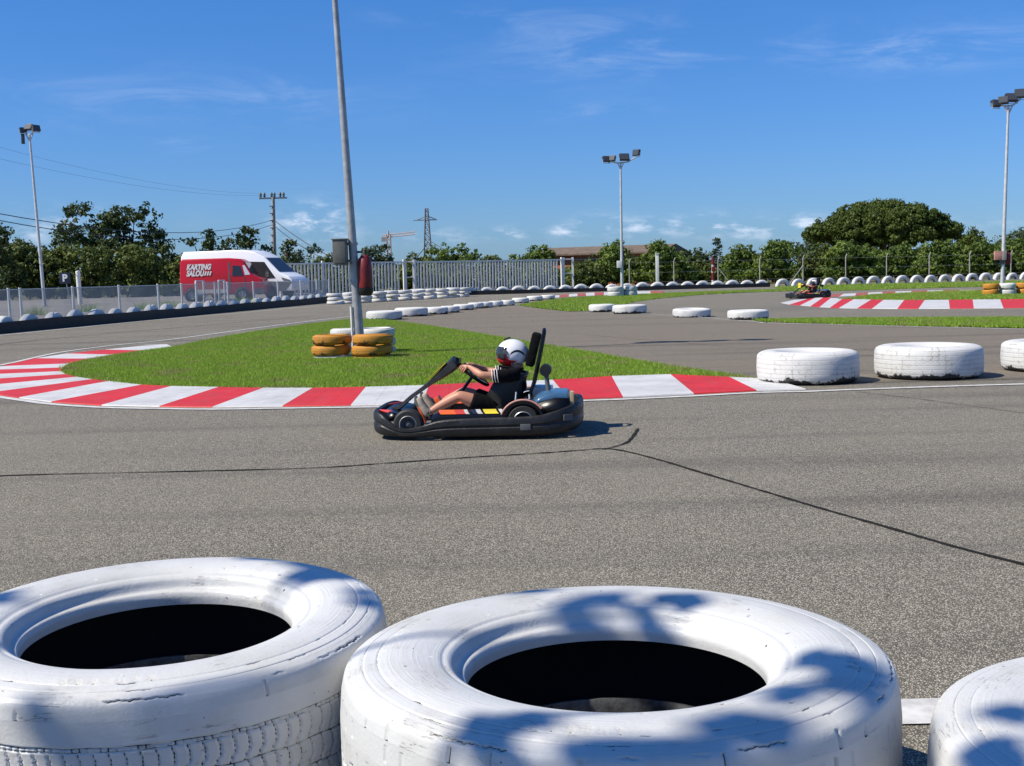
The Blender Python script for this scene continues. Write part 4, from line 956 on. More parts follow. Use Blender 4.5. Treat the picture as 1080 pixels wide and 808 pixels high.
def cable(p, q, sag, r, label, m='cable', n=14):
    mb = MB(); mb.tube([p.lerp(q, i / n) - Vector((0, 0, sag * 4 * (i / n) * (1 - i / n))) for i in range(n + 1)], r, 5)
    o = mb.build('power_cable', M[m], smooth=False); tag(o, label, 'cable', 'overhead power cables')
g = [((-20, 222, 60), (287.5, 232, 130), 1.2, .024, 'upper thick black cable from the left edge to the power pole', 'cable'),
     ((-20, 229, 60), (287.5, 237, 130), 1.3, .024, 'lower thick black cable from the left edge to the power pole', 'cable'),
     ((-20, 150, 70), (276, 204, 130), .7, .007, 'upper faint wire crossing the sky from the left to the pole top', 'cable_pale'),
     ((-20, 163, 70), (282, 206, 130), .7, .007, 'lower faint wire crossing the sky from the left to the pole top', 'cable_pale'),
     ((289, 232, 130), (356, 274, 120), .3, .04, 'upper cable dropping from the power pole behind the white fence', 'cable'),
     ((289, 238, 130), (348, 276, 120), .3, .04, 'lower cable dropping from the power pole behind the white fence', 'cable'),
     ((451, 256, 329), (405, 277, 230), 2.5, .10, 'cable from the pylon down to the left behind the gate', 'cable'),
     ((452, 253, 329), (560, 268, 300), 3.5, .10, 'upper cable from the pylon down to the right behind the gate', 'cable'),
     ((690, 252, 160), (762, 268, 150), 1.2, .04, 'cable sloping from the brick building roof to the small conifer', 'cable')]
for (a_, b_, s, r, lb, mm) in g: cable(PY(*a_), PY(*b_), s, r, lb, mm)

# ------------------------------------------------------------------ trees
def leaf_mesh(name, pos, nrm, size, mt, parent, asp=.6):
    n = len(pos)
    t = rng.normal(size=(n, 3)); nn = nrm + rng.normal(0, .55, (n, 3)); nn /= np.linalg.norm(nn, axis=1)[:, None] + 1e-9
    a = np.cross(nn, t); a /= np.linalg.norm(a, axis=1)[:, None] + 1e-9; b = np.cross(nn, a)
    s = size * rng.uniform(.6, 1.35, n)[:, None]
    V = np.stack([pos - a * s * .5, pos - b * s * asp * .5 - a * s * .05, pos + a * s * .5, pos + b * s * asp * .5 - a * s * .05], 1)
    me = bpy.data.meshes.new(name); me.vertices.add(4 * n); me.loops.add(4 * n); me.polygons.add(n)
    me.vertices.foreach_set('co', V.reshape(-1)); me.loops.foreach_set('vertex_index', np.arange(4 * n, dtype=np.int32))
    me.polygons.foreach_set('loop_start', np.arange(0, 4 * n, 4, dtype=np.int32)); me.update()
    return link(name, me, mt, parent, smooth=False)
def lobes_leaves(lobes, per, size, clump=.45, inner=.25):
    """lobes: (x,y,z, rx,ry,rz). Leaves gather in clumps on the lobe shells."""
    P_ = []; Nn = []
    for (x, y, z, rx, ry, rz) in lobes:
        area = (rx * ry + ry * rz + rx * rz) / 3
        nc = max(6, int(area * 9 / (clump * clump) * .32))
        d = rng.normal(size=(nc, 3)); d /= np.linalg.norm(d, axis=1)[:, None]
        d[:, 2] = np.where(d[:, 2] < -.5, -d[:, 2] * .6, d[:, 2])
        rad = 1 - np.abs(rng.normal(0, .16, nc)); rad = np.where(rng.random(nc) < inner, rng.uniform(.3, .8, nc), rad)
        c = d * rad[:, None] * np.array([rx, ry, rz]) + np.array([x, y, z])
        k = max(4, int(per))
        cs = clump * rng.uniform(.5, 1.3, nc)
        off = rng.normal(size=(nc, k, 3)); off /= np.linalg.norm(off, axis=2)[:, :, None] + 1e-9
        off = off * (rng.random((nc, k, 1)) ** .5) * cs[:, None, None] * np.array([1, 1, .75])
        P_.append((c[:, None, :] + off).reshape(-1, 3)); Nn.append((off / (cs[:, None, None]) + d[:, None, :] * .4).reshape(-1, 3))
    return np.concatenate(P_), np.concatenate(Nn)
def rand_lobes(w, h, depth, n, z0=.0, flat=.6, seed=0, rmin=.22, rmax=.36):
    r_ = random.Random(seed); out = []
    for i in range(n):
        a = r_.uniform(0, 6.283); rr = math.sqrt(r_.random()) * .68
        x = math.cos(a) * rr * w / 2; y = math.sin(a) * rr * depth / 2
        top = h * (1 - .45 * (rr / .72) ** 2 * flat) * r_.uniform(.85, 1.0)
        s = r_.uniform(rmin, rmax) * min(w, h * 1.4)
        z = r_.uniform(z0 + s * .6, max(z0 + s * .7, top - s * .75))
        out.append((x, y, z, s, s, s * .8))
    return out
def trunk(rt, h, r, limbs, mt='bark', lean=0):
    mb = MB(); mb.tube([(0, 0, 0), (lean * .3, 0, h * .4), (lean, 0, h)], [r, r * .75, r * .4], 8)
    for (x, y, z) in limbs: mb.tube([(lean * .3, 0, h * .4), (lean * .3 + (x - lean) * .45, y * .45, h * .4 + (z - h * .4) * .6), (x, y, z)], [r * .5, r * .32, r * .1], 6)
    mb.build('trunk', M[mt], rt)
def tree(name, label, cat_, px, Y, ytop, wpx, leaf, group, n=9, per=22, size=.24, clump=.5, z0=.2, ybot=None, seed=0, depth=None, lobes=None, tr=.12, inner=.25, rmin=.22, rmax=.36, flat=.6):
    q = PY(px, ytop, Y); h = q.z; w = wpx * Y / F
    rt = root(name, label, cat_, (q.x, Y, 0), group=group)
    lb = lobes(w, h) if lobes else rand_lobes(w, h, depth or w, n, z0 if z0 >= 1 else z0 * h, flat, seed, rmin, rmax)
    zm = max(l[2] + l[5] * .95 for l in lb); xa = min(l[0] - l[3] for l in lb); xb = max(l[0] + l[3] for l in lb); kx = w / (xb - xa); kz = h / zm
    if z0 < .1 and not lobes:
        r2 = random.Random(seed + 900); dd = depth or w
        for i in range(9): lb.append((xa + (xb - xa) * (i + .5) / 9, r2.uniform(-.3, .3) * dd, zm * r2.uniform(.16, .26), (xb - xa) * .12, dd * .3, zm * .26))
    lb = [((l[0] - (xa + xb) / 2) * kx, l[1], l[2] * kz, l[3] * kx, l[4], l[5] * kz) for l in lb]
    p, nn = lobes_leaves(lb, per, size, clump, inner); p = p[p[:, 2] > .02] if True else p
    p2, n2 = lobes_leaves(lb, per, size, clump, inner); k = p2[:, 2] > .02
    leaf_mesh('crown', p2[k], n2[k], size, M[leaf], rt)
    trunk(rt, h * .6, tr, [(l[0] * .8, l[1] * .8, l[2]) for l in lb[:6]]); return rt
gR = 'round bushes along the far fence'
bushes = [(618, 103, 276, 44, 'low dark bush right behind the right end of the sliding gate'), (655, 104, 254, 58, 'bushy green shrub behind the middle lamp post'),
          (700, 104, 253, 62, 'broad green shrub behind the thick white post'), (742, 106, 275, 34, 'small low bush between the white post and the striped post'), (778, 104, 258, 40, 'green shrub just right of the striped post'),
          (818, 103, 253, 56, 'tall bright shrub left of the braced fence post'), (862, 106, 256, 44, 'darker shrub behind the far kart'), (900, 102, 254, 62, 'broad bush below the left side of the big pine'),
          (948, 104, 256, 52, 'bush below the middle of the big pine'), (990, 103, 253, 56, 'bright bush below the right side of the big pine'), (1032, 102, 254, 52, 'bush just left of the right lamp post'), (1080, 102, 250, 60, 'bush cut by the right edge of the photo')]
for i, (px, Y, yt, w, lb) in enumerate(bushes):
    tree('bush', lb, 'bush', px, Y, yt, w, 'leaf_bush' if i not in (3, 6, 0) else 'leaf_hedge', gR, n=13, per=26, size=.26, clump=.42, z0=.02, seed=i + 3, depth=3.2, tr=.08, rmin=.20, rmax=.30, flat=.35)
# low growth closing the gaps under the bushes
for i, (px, Y, yt, w, lb) in enumerate([(725, 111, 264, 70, 'dark thicket between the white post shrub and the striped post'), (795, 111, 262, 80, 'dark thicket behind the striped post'), (880, 112, 258, 90, 'dark thicket behind the left pine side'), (965, 112, 258, 90, 'dark thicket behind the right pine side'), (1055, 112, 254, 90, 'dark thicket behind the right lamp post'), (640, 112, 270, 60, 'dark thicket below the brick building')]):
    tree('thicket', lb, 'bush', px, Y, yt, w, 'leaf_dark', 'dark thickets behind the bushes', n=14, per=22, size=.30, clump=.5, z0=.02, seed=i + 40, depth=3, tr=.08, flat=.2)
# big umbrella pine
def pine_lobes(w, h):
    r_ = random.Random(5); out = []
    for i in range(190):
        a = r_.uniform(0, 6.283); rr = math.sqrt(r_.random()) * .95
        x = math.cos(a) * rr * w / 2; y = math.sin(a) * rr * w / 2 * .8
        top = h * (1 - .36 * rr ** 2.4); s = r_.uniform(.95, 1.15)
        z = top - s * .8 - (r_.random() ** 1.5) * 3.2 * (1 - rr * .5)
        out.append((x, y, z, s * 1.25, s * 1.25, s * .85))
    for i in range(34):
        a = r_.uniform(0, 6.283); rr = math.sqrt(r_.random()) * .85
        out.append((math.cos(a) * rr * w / 2, math.sin(a) * rr * w / 2 * .8, h * r_.uniform(.38, .6), 1.3, 1.3, 1.0))
    return out
tree('umbrella_pine', 'huge dome-shaped umbrella pine rising above the bushes at the right', 'pine tree', 930, 148, 211, 164, 'leaf_pine', None, lobes=pine_lobes, per=60, size=.26, clump=.48, tr=.5, inner=.2)
tree('tree', 'small round dark tree right of the big pine', 'tree', 1027, 150, 241, 34, 'leaf_pine', 'trees behind the right bushes', n=10, per=26, size=.28, seed=61, z0=.3)
tree('tree', 'loose green tree behind the right lamp post', 'tree', 1078, 140, 239, 58, 'leaf_olive', 'trees behind the right bushes', n=11, per=18, size=.28, seed=62, z0=.3, rmin=.14, rmax=.24)
tree('tree', 'sparse pale tree left of the big pine', 'tree', 842, 145, 251, 46, 'leaf_olive', 'trees behind the right bushes', n=9, per=16, size=.26, seed=64, z0=.3, rmin=.14, rmax=.24)
# small conifer
def conifer(w, h): return [(0, 0, h * t, w * .5 * (1.05 - t) + .12, w * .5 * (1.05 - t) + .12, h * .045) for t in (.5, .58, .66, .74, .82, .9, .97)]
tree('conifer', 'small layered conifer behind the red and white striped post', 'conifer', 756, 120, 251.5, 22, 'leaf_dark', None, lobes=conifer, per=14, size=.2, clump=.3)
# middle trees behind the gate
gM = 'trees behind the white fence'
for i, (px, Y, yt, w, lf, lb, n_) in enumerate([(478, 120, 257, 64, 'leaf_bush', 'rounded green tree below the pylon', 12), (445, 125, 268, 40, 'leaf_hedge', 'low dark tree left below the pylon', 9), (560, 122, 259, 62, 'leaf_bush', 'rounded green tree left of the brick building', 12),
      (520, 126, 269, 40, 'leaf_hedge', 'low tree between the two rounded green ones', 9), (395, 118, 256, 44, 'leaf_olive', 'spiky shrub behind the fence right of the near lamp post', 10), (345, 115, 268, 50, 'leaf_hedge', 'low tree behind the fence left of the near lamp post', 10),
      (322, 120, 258, 34, 'leaf_olive', 'sparse tree right of the power pole', 8), (420, 124, 274, 44, 'leaf_hedge', 'low shrub below the tower crane', 9), (372, 122, 272, 40, 'leaf_dark', 'dark shrub right behind the near lamp post', 8)]):
    tree('tree', lb, 'tree', px, Y, yt, w, lf, gM, n=n_, per=20, size=.27, clump=.42, z0=.03, seed=80 + i, depth=3.5, tr=.1, rmin=.17, rmax=.28, flat=.5)
for i, (px, w) in enumerate([(330, 60), (385, 60), (440, 60), (495, 60), (550, 60), (595, 50)]):
    tree('hedge', 'dark hedge section behind the white fence bars, %s from the vans' % ('nearest' if i == 0 else ORD[i]), 'hedge', px, 112, 281, w, 'leaf_hedge', 'hedge behind the white fence', n=10, per=22, size=.28, clump=.45, z0=.02, seed=120 + i, depth=2.5, tr=.06, flat=.15, rmin=.3, rmax=.4)
# left: big dark trees and the long hedge
gL = 'trees behind the car park'
def tall(px, Y, yt, w, lb, seed, n=16, lf='leaf_dark', per=20, z0=.25, rmin=.12, rmax=.2):
    tree('tree', lb, 'tree', px, Y, yt, w, lf, gL, n=n, per=per, size=.30, clump=.5, z0=z0, seed=seed, tr=.22, rmin=rmin, rmax=rmax, flat=.5, inner=.35)
tall(98, 105, 211, 70, 'left half of the tall dark tree crown rising above the hedge', 3, 18)
tall(136, 106, 213, 62, 'right half of the tall dark tree crown rising above the hedge', 14, 16)
tall(172, 105, 241, 44, 'dark tree between the tall crown and the vans', 25, 12)
tall(-2, 92, 234, 44, 'dark rounded tree at the left edge of the photo', 36, 14, rmin=.2, rmax=.3, z0=.05)
tall(214, 108, 243, 46, 'dark tree directly behind the red van', 47, 14, z0=.1)
tall(258, 107, 238, 54, 'dark tree behind the roof of the white van', 58, 16, z0=.1)
tall(64, 108, 236, 46, 'loose small tree between the left lamp post and the tall crown', 69, 10)
tall(300, 116, 254, 26, 'small dark tree at the foot of the power pole', 70, 8)
for i, (px, yt, w) in enumerate([(-10, 258, 50), (28, 252, 56), (62, 254, 52), (98, 257, 52), (132, 260, 50), (165, 262, 50), (200, 266, 48), (236, 268, 46), (272, 268, 50), (305, 274, 44)]):
    tree('hedge', 'green hedge section along the car park, %s the left edge' % ('nearest' if i == 0 else ORD[i] + ' from'), 'hedge', px, 97, yt, w, 'leaf_hedge', 'hedge along the car park', n=14, per=26, size=.27, clump=.45, z0=.02, seed=150 + i, depth=3.2, tr=.08, flat=.15, rmin=.24, rmax=.34)

# ------------------------------------------------------------------ plane tree left of the camera: its leaves shade the foreground tyres
pt_ = root('plane_tree', 'plane tree left of the camera, outside the photo, whose leaf shadows fall on the tyres', 'tree', (-5.6, .6, 0))
TB = Vector((-5.6, .6, 0))
blobs = [((345, 612), (52, 16)), ((300, 600), (24, 7)), ((392, 640), (12, 14)), ((385, 610), (20, 9)), ((50, 770), (58, 42)), ((15, 745), (24, 16)), ((5, 640), (20, 12)),
         ((480, 632), (34, 9)), ((560, 628), (48, 6)), ((610, 652), (20, 22)), ((640, 640), (26, 8)), ((672, 652), (15, 16)), ((520, 790), (34, 30)), ((575, 768), (34, 10)), ((640, 800), (40, 16)),
         ((900, 722), (48, 22)), ((862, 702), (22, 10)), ((842, 742), (34, 10)), ((800, 776), (52, 14)), ((730, 800), (60, 12)), ((940, 750), (12, 20)),
         ((1040, 790), (44, 22)), ((1062, 745), (28, 9)), ((720, 640), (22, 5))]
pos = []; tips = []
for (c, s) in blobs:
    g0 = P(c[0], c[1], .455); hgt = rnd.uniform(4.2, 5.6)
    dist = (hgt - .455) / TOSUN.z; ctr = g0 + TOSUN * dist; tips.append(ctr)
    s = (s[0] * .74, s[1] * .74); ex = P(c[0] + s[0], c[1], .455) - g0; ey = P(c[0], c[1] - s[1], .455) - g0
    k = max(6, int(22 * s[0] * s[1] / 480))
    for _ in range(k):
        a = rnd.uniform(0, 6.283); rr = math.sqrt(rnd.random()) * .92
        w_ = g0 + ex * (math.cos(a) * rr) + ey * (math.sin(a) * rr); pos.append(w_ + TOSUN * (dist + rnd.uniform(-.12, .12)) - TB)
r_ = random.Random(3)
for i in range(2600):                                    # the rest of the crown, over the place where nobody stands
    a = r_.uniform(0, 6.283); rr = math.sqrt(r_.random()) * 1.9
    pos.append(Vector((math.cos(a) * rr - 1.0, math.sin(a) * rr - 1.7, 4.6 + r_.uniform(-1.2, 1.3))))
pos = np.array([tuple(p) for p in pos])
leaf_mesh('crown', pos, np.tile(np.array(tuple(TOSUN)), (len(pos), 1)) * 2.2, .105, M['leaf_plane'], pt_, .9)
mb = MB(); mb.tube([(0, 0, 0), (-.1, -.1, 2), (-.3, -.4, 4.4)], [.22, .17, .1], 12)
for t_ in tips[::3]:
    e = t_ - TB; mb.tube([(-.1, -.1, 2), e * .55 + Vector((0, 0, 1.2)), e], [.06, .03, .006], 6)
for k in range(7):
    a = k * .9; mb.tube([(-.2, -.3, 3.0), (-1 + math.cos(a) * 1.4, -1.7 + math.sin(a) * 1.4, 4.8)], [.07, .02], 6)
mb.build('trunk', M['bark'], pt_)

# ------------------------------------------------------------------ skinned bodies
def skin(name, verts, edges, radii, mt, parent, sub=2, rootv=0):
    me = bpy.data.meshes.new(name); me.from_pydata([tuple(v) for v in verts], edges, [])
    o = bpy.data.objects.new(name, me); C.objects.link(o)
    md = o.modifiers.new('s', 'SKIN'); md.use_smooth_shade = True
    for i, r in enumerate(radii):
        sv = me.skin_vertices[0].data[i]; sv.radius = (r, r) if not isinstance(r, tuple) else r
        sv.use_root = (i == rootv)
    s = o.modifiers.new('u', 'SUBSURF'); s.levels = sub; s.render_levels = sub
    bpy.context.view_layer.update()
    me2 = bpy.data.meshes.new_from_object(o.evaluated_get(bpy.context.evaluated_depsgraph_get())); bpy.data.objects.remove(o)
    me2.name = name; me2.materials.clear()
    return link(name, me2, mt, parent)
class Sk:
    def __init__(s): s.v = []; s.e = []; s.r = []
    def p(s, co, r, par=None):
        s.v.append(Vector(co)); s.r.append(r)
        if par is not None: s.e.append((par, len(s.v) - 1))
        return len(s.v) - 1
    def chain(s, pts, par=None):
        for co, r in pts: par = s.p(co, r, par)
        return par
    def build(s, name, mt, parent, sub=2): return skin(name, s.v, s.e, s.r, mt, parent, sub)

def helmet_mat(name, base, accent, accent2):
    m = bpy.data.materials.new(name); m.use_nodes = True; nt = m.node_tree; b = PB(m); b.inputs['Roughness'].default_value = .22
    tc = N(nt, 'ShaderNodeTexCoord'); s = N(nt, 'ShaderNodeSeparateXYZ'); L(nt, tc.outputs['Object'], s.inputs[0])
    n = N(nt, 'ShaderNodeTexNoise', i_Scale=16.0, i_Detail=3.0, i_Distortion=1.2); L(nt, tc.outputs['Object'], n.inputs['Vector'])
    # red flames licking back and up from the chin bar
    fl = mth(nt, 'ADD', s.outputs[2], mth(nt, 'MULTIPLY', mth(nt, 'SUBTRACT', n.outputs[0], .5), .22)); fl = mth(nt, 'ADD', fl, mth(nt, 'MULTIPLY', s.outputs[0], -.28))
    red = mth(nt, 'MULTIPLY', ss(nt, fl, -.036, -.046), ss(nt, s.outputs[0], -.06, -.03))
    c = mixc(nt, red, base, accent)
    ck = N(nt, 'ShaderNodeTexChecker', i_Scale=75.0); ck.inputs[1].default_value = (.7, .7, .7, 1); ck.inputs[2].default_value = (.02, .02, .02, 1); L(nt, tc.outputs['Object'], ck.inputs[0])
    band = mth(nt, 'MULTIPLY', mth(nt, 'MULTIPLY', ss(nt, s.outputs[2], -.100, -.096), ss(nt, s.outputs[2], -.066, -.070)), ss(nt, s.outputs[0], .0, -.01))
    c = mixc(nt, band, c, ck.outputs[0])
    # black swoosh on the rear upper side
    sw = mth(nt, 'ADD', mth(nt, 'SUBTRACT', s.outputs[2], .035), mth(nt, 'MULTIPLY', mth(nt, 'ADD', s.outputs[0], .05), mth(nt, 'MULTIPLY', mth(nt, 'ADD', s.outputs[0], .05), 9.0)))
    swm = mth(nt, 'MULTIPLY', ss(nt, mth(nt, 'ABSOLUTE', sw), .013, .008), mth(nt, 'MULTIPLY', ss(nt, s.outputs[0], .02, .0), ss(nt, s.outputs[0], -.115, -.10)))
    c = mixc(nt, swm, c, accent2); L(nt, c, b.inputs['Base Color']); return m

def build_kart(loc, rotz, klabel, plabel, helm, shirt_m, shirt_stripes, plate=False, podc=None, fair=None, nm='go_kart'):
    k = root(nm, klabel, 'go-kart', loc, (0, 0, rotz), 'go-karts on the track')
    # --- bumper ring
    half = [(.875, 0, .05, .235), (.875, .18, .05, .235), (.865, .34, .05, .235), (.835, .44, .045, .235), (.78, .51, .04, .215), (.70, .55, .035, .15), (.60, .575, .03, .105), (.50, .59, .03, .11), (.40, .60, .03, .135), (.30, .605, .028, .165), (.15, .61, .028, .18), (-.10, .61, .028, .185),
            (-.40, .61, .03, .19), (-.55, .60, .03, .20), (-.66, .575, .035, .225), (-.75, .53, .045, .25), (-.81, .46, .05, .265), (-.85, .36, .06, .275), (-.87, .2, .06, .275), (-.875, 0, .06, .275)]
    ring = half + [(x, -y, a, b) for x, y, a, b in reversed(half[1:-1])]
    def smoothring(rg, sub=4):
        n = len(rg); out = []
        for i in range(n):
            p = [Vector(rg[(i + j) % n]) for j in (-1, 0, 1, 2)]
            for s_ in range(sub):
                t = s_ / sub; out.append(.5 * ((2 * p[1]) + (-p[0] + p[2]) * t + (2 * p[0] - 5 * p[1] + 4 * p[2] - p[3]) * t * t + (-p[0] + 3 * p[1] - 3 * p[2] + p[3]) * t ** 3))
        return out
    rg = smoothring(ring); n = len(rg); V = []
    sec = [(-.016, 0), (.004, .08), (.012, .20), (.013, .44), (.006, .50), (.006, .56), (.014, .62), (.013, .90), (.004, .98), (-.016, 1.0), (-.03, .95), (-.03, .05)]
    for i, p in enumerate(rg):
        d = (rg[(i + 1) % n] - rg[i - 1]); t2 = Vector((d.x, d.y)).normalized(); nr = Vector((t2.y, -t2.x))
        if nr.dot(Vector((p.x, p.y))) < 0: nr = -nr
        for (o, f) in sec: V.append((p.x + nr.x * o, p.y + nr.y * o, p.z + (p.w - p.z) * f))
    kk = len(sec); mb = MB(); mb.add(V, [(i * kk + j, ((i + 1) % n) * kk + j, ((i + 1) % n) * kk + (j + 1) % kk, i * kk + (j + 1) % kk) for i in range(n) for j in range(kk)])
    bp_ = mb.build('bumper', M['black_plastic'], k)
    for (x, z) in ((-.42, .105), (-.765, .17)):
        y = .61 if x > -.5 else .53
        for sx in (1, -1):
            mb = MB(); mb.box((x, sx * (y + .010), z), (.085, .02, .05), rz=0 if x > -.5 else sx * .55); mb.build('bolt_recess', M['trim'], bp_, bevel=.004)
    # floor and frame
    mb = MB(); mb.box((.12, 0, .055), (1.3, .62, .02)); mb.build('floor_pan', M['chrome'], k)
    mb = MB()
    for s in (1, -1):
        mb.tube([(.80, s * .2, .07), (.45, s * .3, .07), (-.1, s * .34, .07), (-.78, s * .34, .07)], .016, 8); mb.tube([(.55, s * .28, .08), (.55, s * .50, .14)], .018, 8)
    mb.tube([(-.40, -.58, .14), (-.40, .58, .14)], .02, 10); mb.tube([(.1, -.34, .07), (.1, .34, .07)], .015, 8); mb.build('frame', M['black_gloss'], k)
    # wheels
    for (x, y, r, w) in ((.555, .505, .125, .11), (.555, -.505, .125, .11), (-.40, .50, .14, .17), (-.40, -.50, .14, .17)):
        mb = MB(); mb.lathe([(r * .52, -w / 2), (r * .86, -w / 2), (r * .97, -w * .40), (r, -w * .25), (r, w * .25), (r * .97, w * .40), (r * .86, w / 2), (r * .52, w / 2)], 40, 'Y')
        wh = mb.build('wheel', M['wheel_black'], k, (x, y, r + .008))
        mb = MB(); s = 1 if y > 0 else -1
        mb.lathe([(r * .58, s * w * .50), (r * .545, s * w * .52), (r * .52, s * w * .47), (r * .50, s * w * .30)], 32, 'Y'); mb.lathe([(r * .56, -w * .5), (r * .52, -w * .3), (r * .52, w * .3), (r * .56, w * .48)], 32, 'Y')
        mb.build('rim', M['chrome'], wh)
        mb = MB(); mb.lathe([(r * .51, s * w * .25), (r * .3, s * w * .12), (r * .2, s * w * .34), (r * .08, s * w * .40), (0, s * w * .40)], 24, 'Y'); mb.build('hub', M['trim'], wh)
    # side pods with coloured stripes
    pods = podc or [('orange', .33, .20), ('red_bright', .20, .12), ('kerb_white', .12, .09), ('sign_blue', .06, .02), ('kerb_white', .02, -.02), ('yellow_pod', -.04, -.15), ('kerb_white', -.17, -.20)]
    for s in (1, -1):
        mb = MB(); sec_ = [(.32, .10), (.34, .205), (.42, .232), (.53, .222), (.580, .192), (.588, .10)]
        xs = [.37, .355, .30, .0, -.20, -.245, -.25]; V = []
        for x in xs:
            f = {.37: .25, .355: .8}.get(x, 1.0)
            V += [(x, s * y, .10 + (z - .10) * f) for y, z in sec_]
        kq = len(sec_); mb.add(V, [(i * kq + j, (i + 1) * kq + j, (i + 1) * kq + j + 1, i * kq + j + 1) for i in range(len(xs) - 1) for j in range(kq - 1)] + [tuple(range(kq)), tuple(range((len(xs) - 1) * kq, len(xs) * kq))])
        pod = mb.build('side_pod', M['black_gloss'], k)
        for (mm, xa, xb) in pods:
            V = []
            for x, sl in ((xa, .05), (xb, .05)):
                for (y, z), q in zip([sec_[1], sec_[2], sec_[3], (.552, .209)], (0, .3, .7, 1)): V.append((x - sl * q, s * (y + .001), z + .0035))
            mb = MB(); mb.add(V, [(0, 1, 5, 4), (1, 2, 6, 5), (2, 3, 7, 6)]); mb.build('stripe', M[mm], pod, smooth=False)
    # rear mudguards (arched, coloured edges)
    for s in (1, -1):
        mb = MB(); V = []; na = 14
        for i in range(na + 1):
            a = R(10 + 165 * i / na)
            for (y, dr) in ((.40, 0), (.42, .012), (.56, .012), (.585, 0), (.585, -.02)): V.append((-.40 + math.cos(a) * (.175 + dr), s * y, .145 + math.sin(a) * (.165 + dr)))
        mb.add(V, [(i * 5 + j, (i + 1) * 5 + j, (i + 1) * 5 + j + 1, i * 5 + j + 1) for i in range(na) for j in range(4)]); mg = mb.build('mudguard', M['black_gloss'], k)
        mb = MB(); mb.tube([(-.40 + math.cos(R(20 + 9.5 * i)) * .188, s * .578, .145 + math.sin(R(20 + 9.5 * i)) * .178) for i in range(14)], .009, 6); mb.build('trim_line', M['pink_plastic'], mg)
    # steering fairing
    mb = MB(); path = [(.80, .20, .10, .03), (.70, .225, .075, .035), (.60, .31, .055, .035), (.52, .365, .05, .035), (.42, .435, .065, .04), (.33, .50, .105, .075), (.25, .565, .13, .10), (.205, .605, .12, .11), (.17, .60, .10, .08)]
    V = []
    for i, (x, z, w, t) in enumerate(path):
        a = path[min(i + 1, len(path) - 1)]; b = path[max(i - 1, 0)]; d = Vector((a[0] - b[0], 0, a[1] - b[1])).normalized(); nr = Vector((-d.z, 0, d.x)); nr = nr if nr.z > 0 or nr.x > 0 else -nr
        c = Vector((x, 0, z))
        for (yy, oo) in ((-1, -.3), (-.9, .35), (-.4, .5), (.4, .5), (.9, .35), (1, -.3), (.6, -.5), (-.6, -.5)): V.append(c + Vector((0, yy * w, 0)) + nr * oo * t)
    kq = 8; mb.add(V, [(i * kq + j, i * kq + (j + 1) % kq, (i + 1) * kq + (j + 1) % kq, (i + 1) * kq + j) for i in range(len(path) - 1) for j in range(kq)] + [tuple(range(kq)), tuple(range((len(path) - 1) * kq, len(path) * kq))])
    fr = mb.build('steering_fairing', M['black_plastic'], k, auto=50)
    mb = MB(); V = []
    for i in (4, 5, 6):
        x, z, w, t = path[i]; V += [(x + .031, -w * .95, z + .043 - .016 * (i == 4)), (x + .031, w * .95, z + .043 - .016 * (i == 4))]
    mb.add(V, [(0, 1, 3, 2), (2, 3, 5, 4)]); mb.V = [tuple(v) for v in mb.V]; st = mb.build('number_panel', M['yellow_pod'], fr, smooth=False); st.modifiers.new('t', 'SOLIDIFY').thickness = .006
    if plate:
        mb = MB(); mb.box((.40, 0, .56), (.03, .24, .22)); mb.build('number_plate', M['yellow_pod'], fr, bevel=.02)
    # nose panel
    mb = MB(); V = []
    for x, z in ((.86, .19), (.80, .225), (.70, .20), (.62, .15)):
        for y in (-.46, -.40, -.2, .2, .40, .46): V.append((x - .12 * (abs(y) / .46) ** 3, y, z - .03 * (abs(y) > .43)))
    mb.add(V, [(i * 6 + j, i * 6 + j + 1, (i + 1) * 6 + j + 1, (i + 1) * 6 + j) for i in range(3) for j in range(5)]); nz_ = mb.build('nose_panel', M['black_gloss'], k); nz_.modifiers.new('t', 'SOLIDIFY').thickness = .012
    for s in (1, -1):
        mb = MB(); mb.tube([(.85, s * .22, .222), (.74, s * .34, .215), (.68, s * .42, .188)], [.006, .022, .008], 6); mb.build('stripe', M['red_bright'], nz_)
    # steering wheel
    cw = Vector((.055, 0, .49)); ax = Vector((-.60, 0, .80)).normalized(); u = Vector((0, 1, 0)); v_ = ax.cross(u).normalized()
    mb = MB(); pts = [cw + (u * math.cos(t) + v_ * math.sin(t)) * .15 for t in [2 * math.pi * i / 36 for i in range(36)]]
    V = []
    for i, p in enumerate(pts):
        o = (p - cw).normalized()
        for j in range(8): a = j * math.pi / 4; V.append(p + (o * math.cos(a) + ax * math.sin(a)) * .014)
    mb.add(V, [(i * 8 + j, ((i + 1) % 36) * 8 + j, ((i + 1) % 36) * 8 + (j + 1) % 8, i * 8 + (j + 1) % 8) for i in range(36) for j in range(8)]); sw = mb.build('steering_wheel', M['black_cloth'], k)
    mb = MB()
    for t in (R(90), R(210), R(330)): mb.tube([cw - ax * .01, cw + (u * math.cos(t) + v_ * math.sin(t)) * .145], .009, 6)
    mb.lathe([(0, .012), (.035, .012), (.035, -.012), (0, -.012)], 16); mb.V[-64:] = [tuple(Matrix.Rotation(-R(37), 3, 'Y') @ Vector(v) + cw) for v in mb.V[-64:]]; mb.build('spoke', M['chrome'], sw)
    mb = MB(); mb.tube([cw - ax * .01, cw - ax * .33 + Vector((.0, 0, 0)), (.30, 0, .10)], .014, 8); mb.build('steering_column', M['black_gloss'], k)
    # seat shell
    mb = MB(); V = []; prof = [(.02, .12, .13, .03), (-.06, .085, .16, .06), (-.18, .09, .175, .10), (-.27, .15, .18, .14), (-.335, .27, .19, .26), (-.385, .40, .185, .24), (-.41, .47, .165, .18), (-.42, .50, .12, .04)]
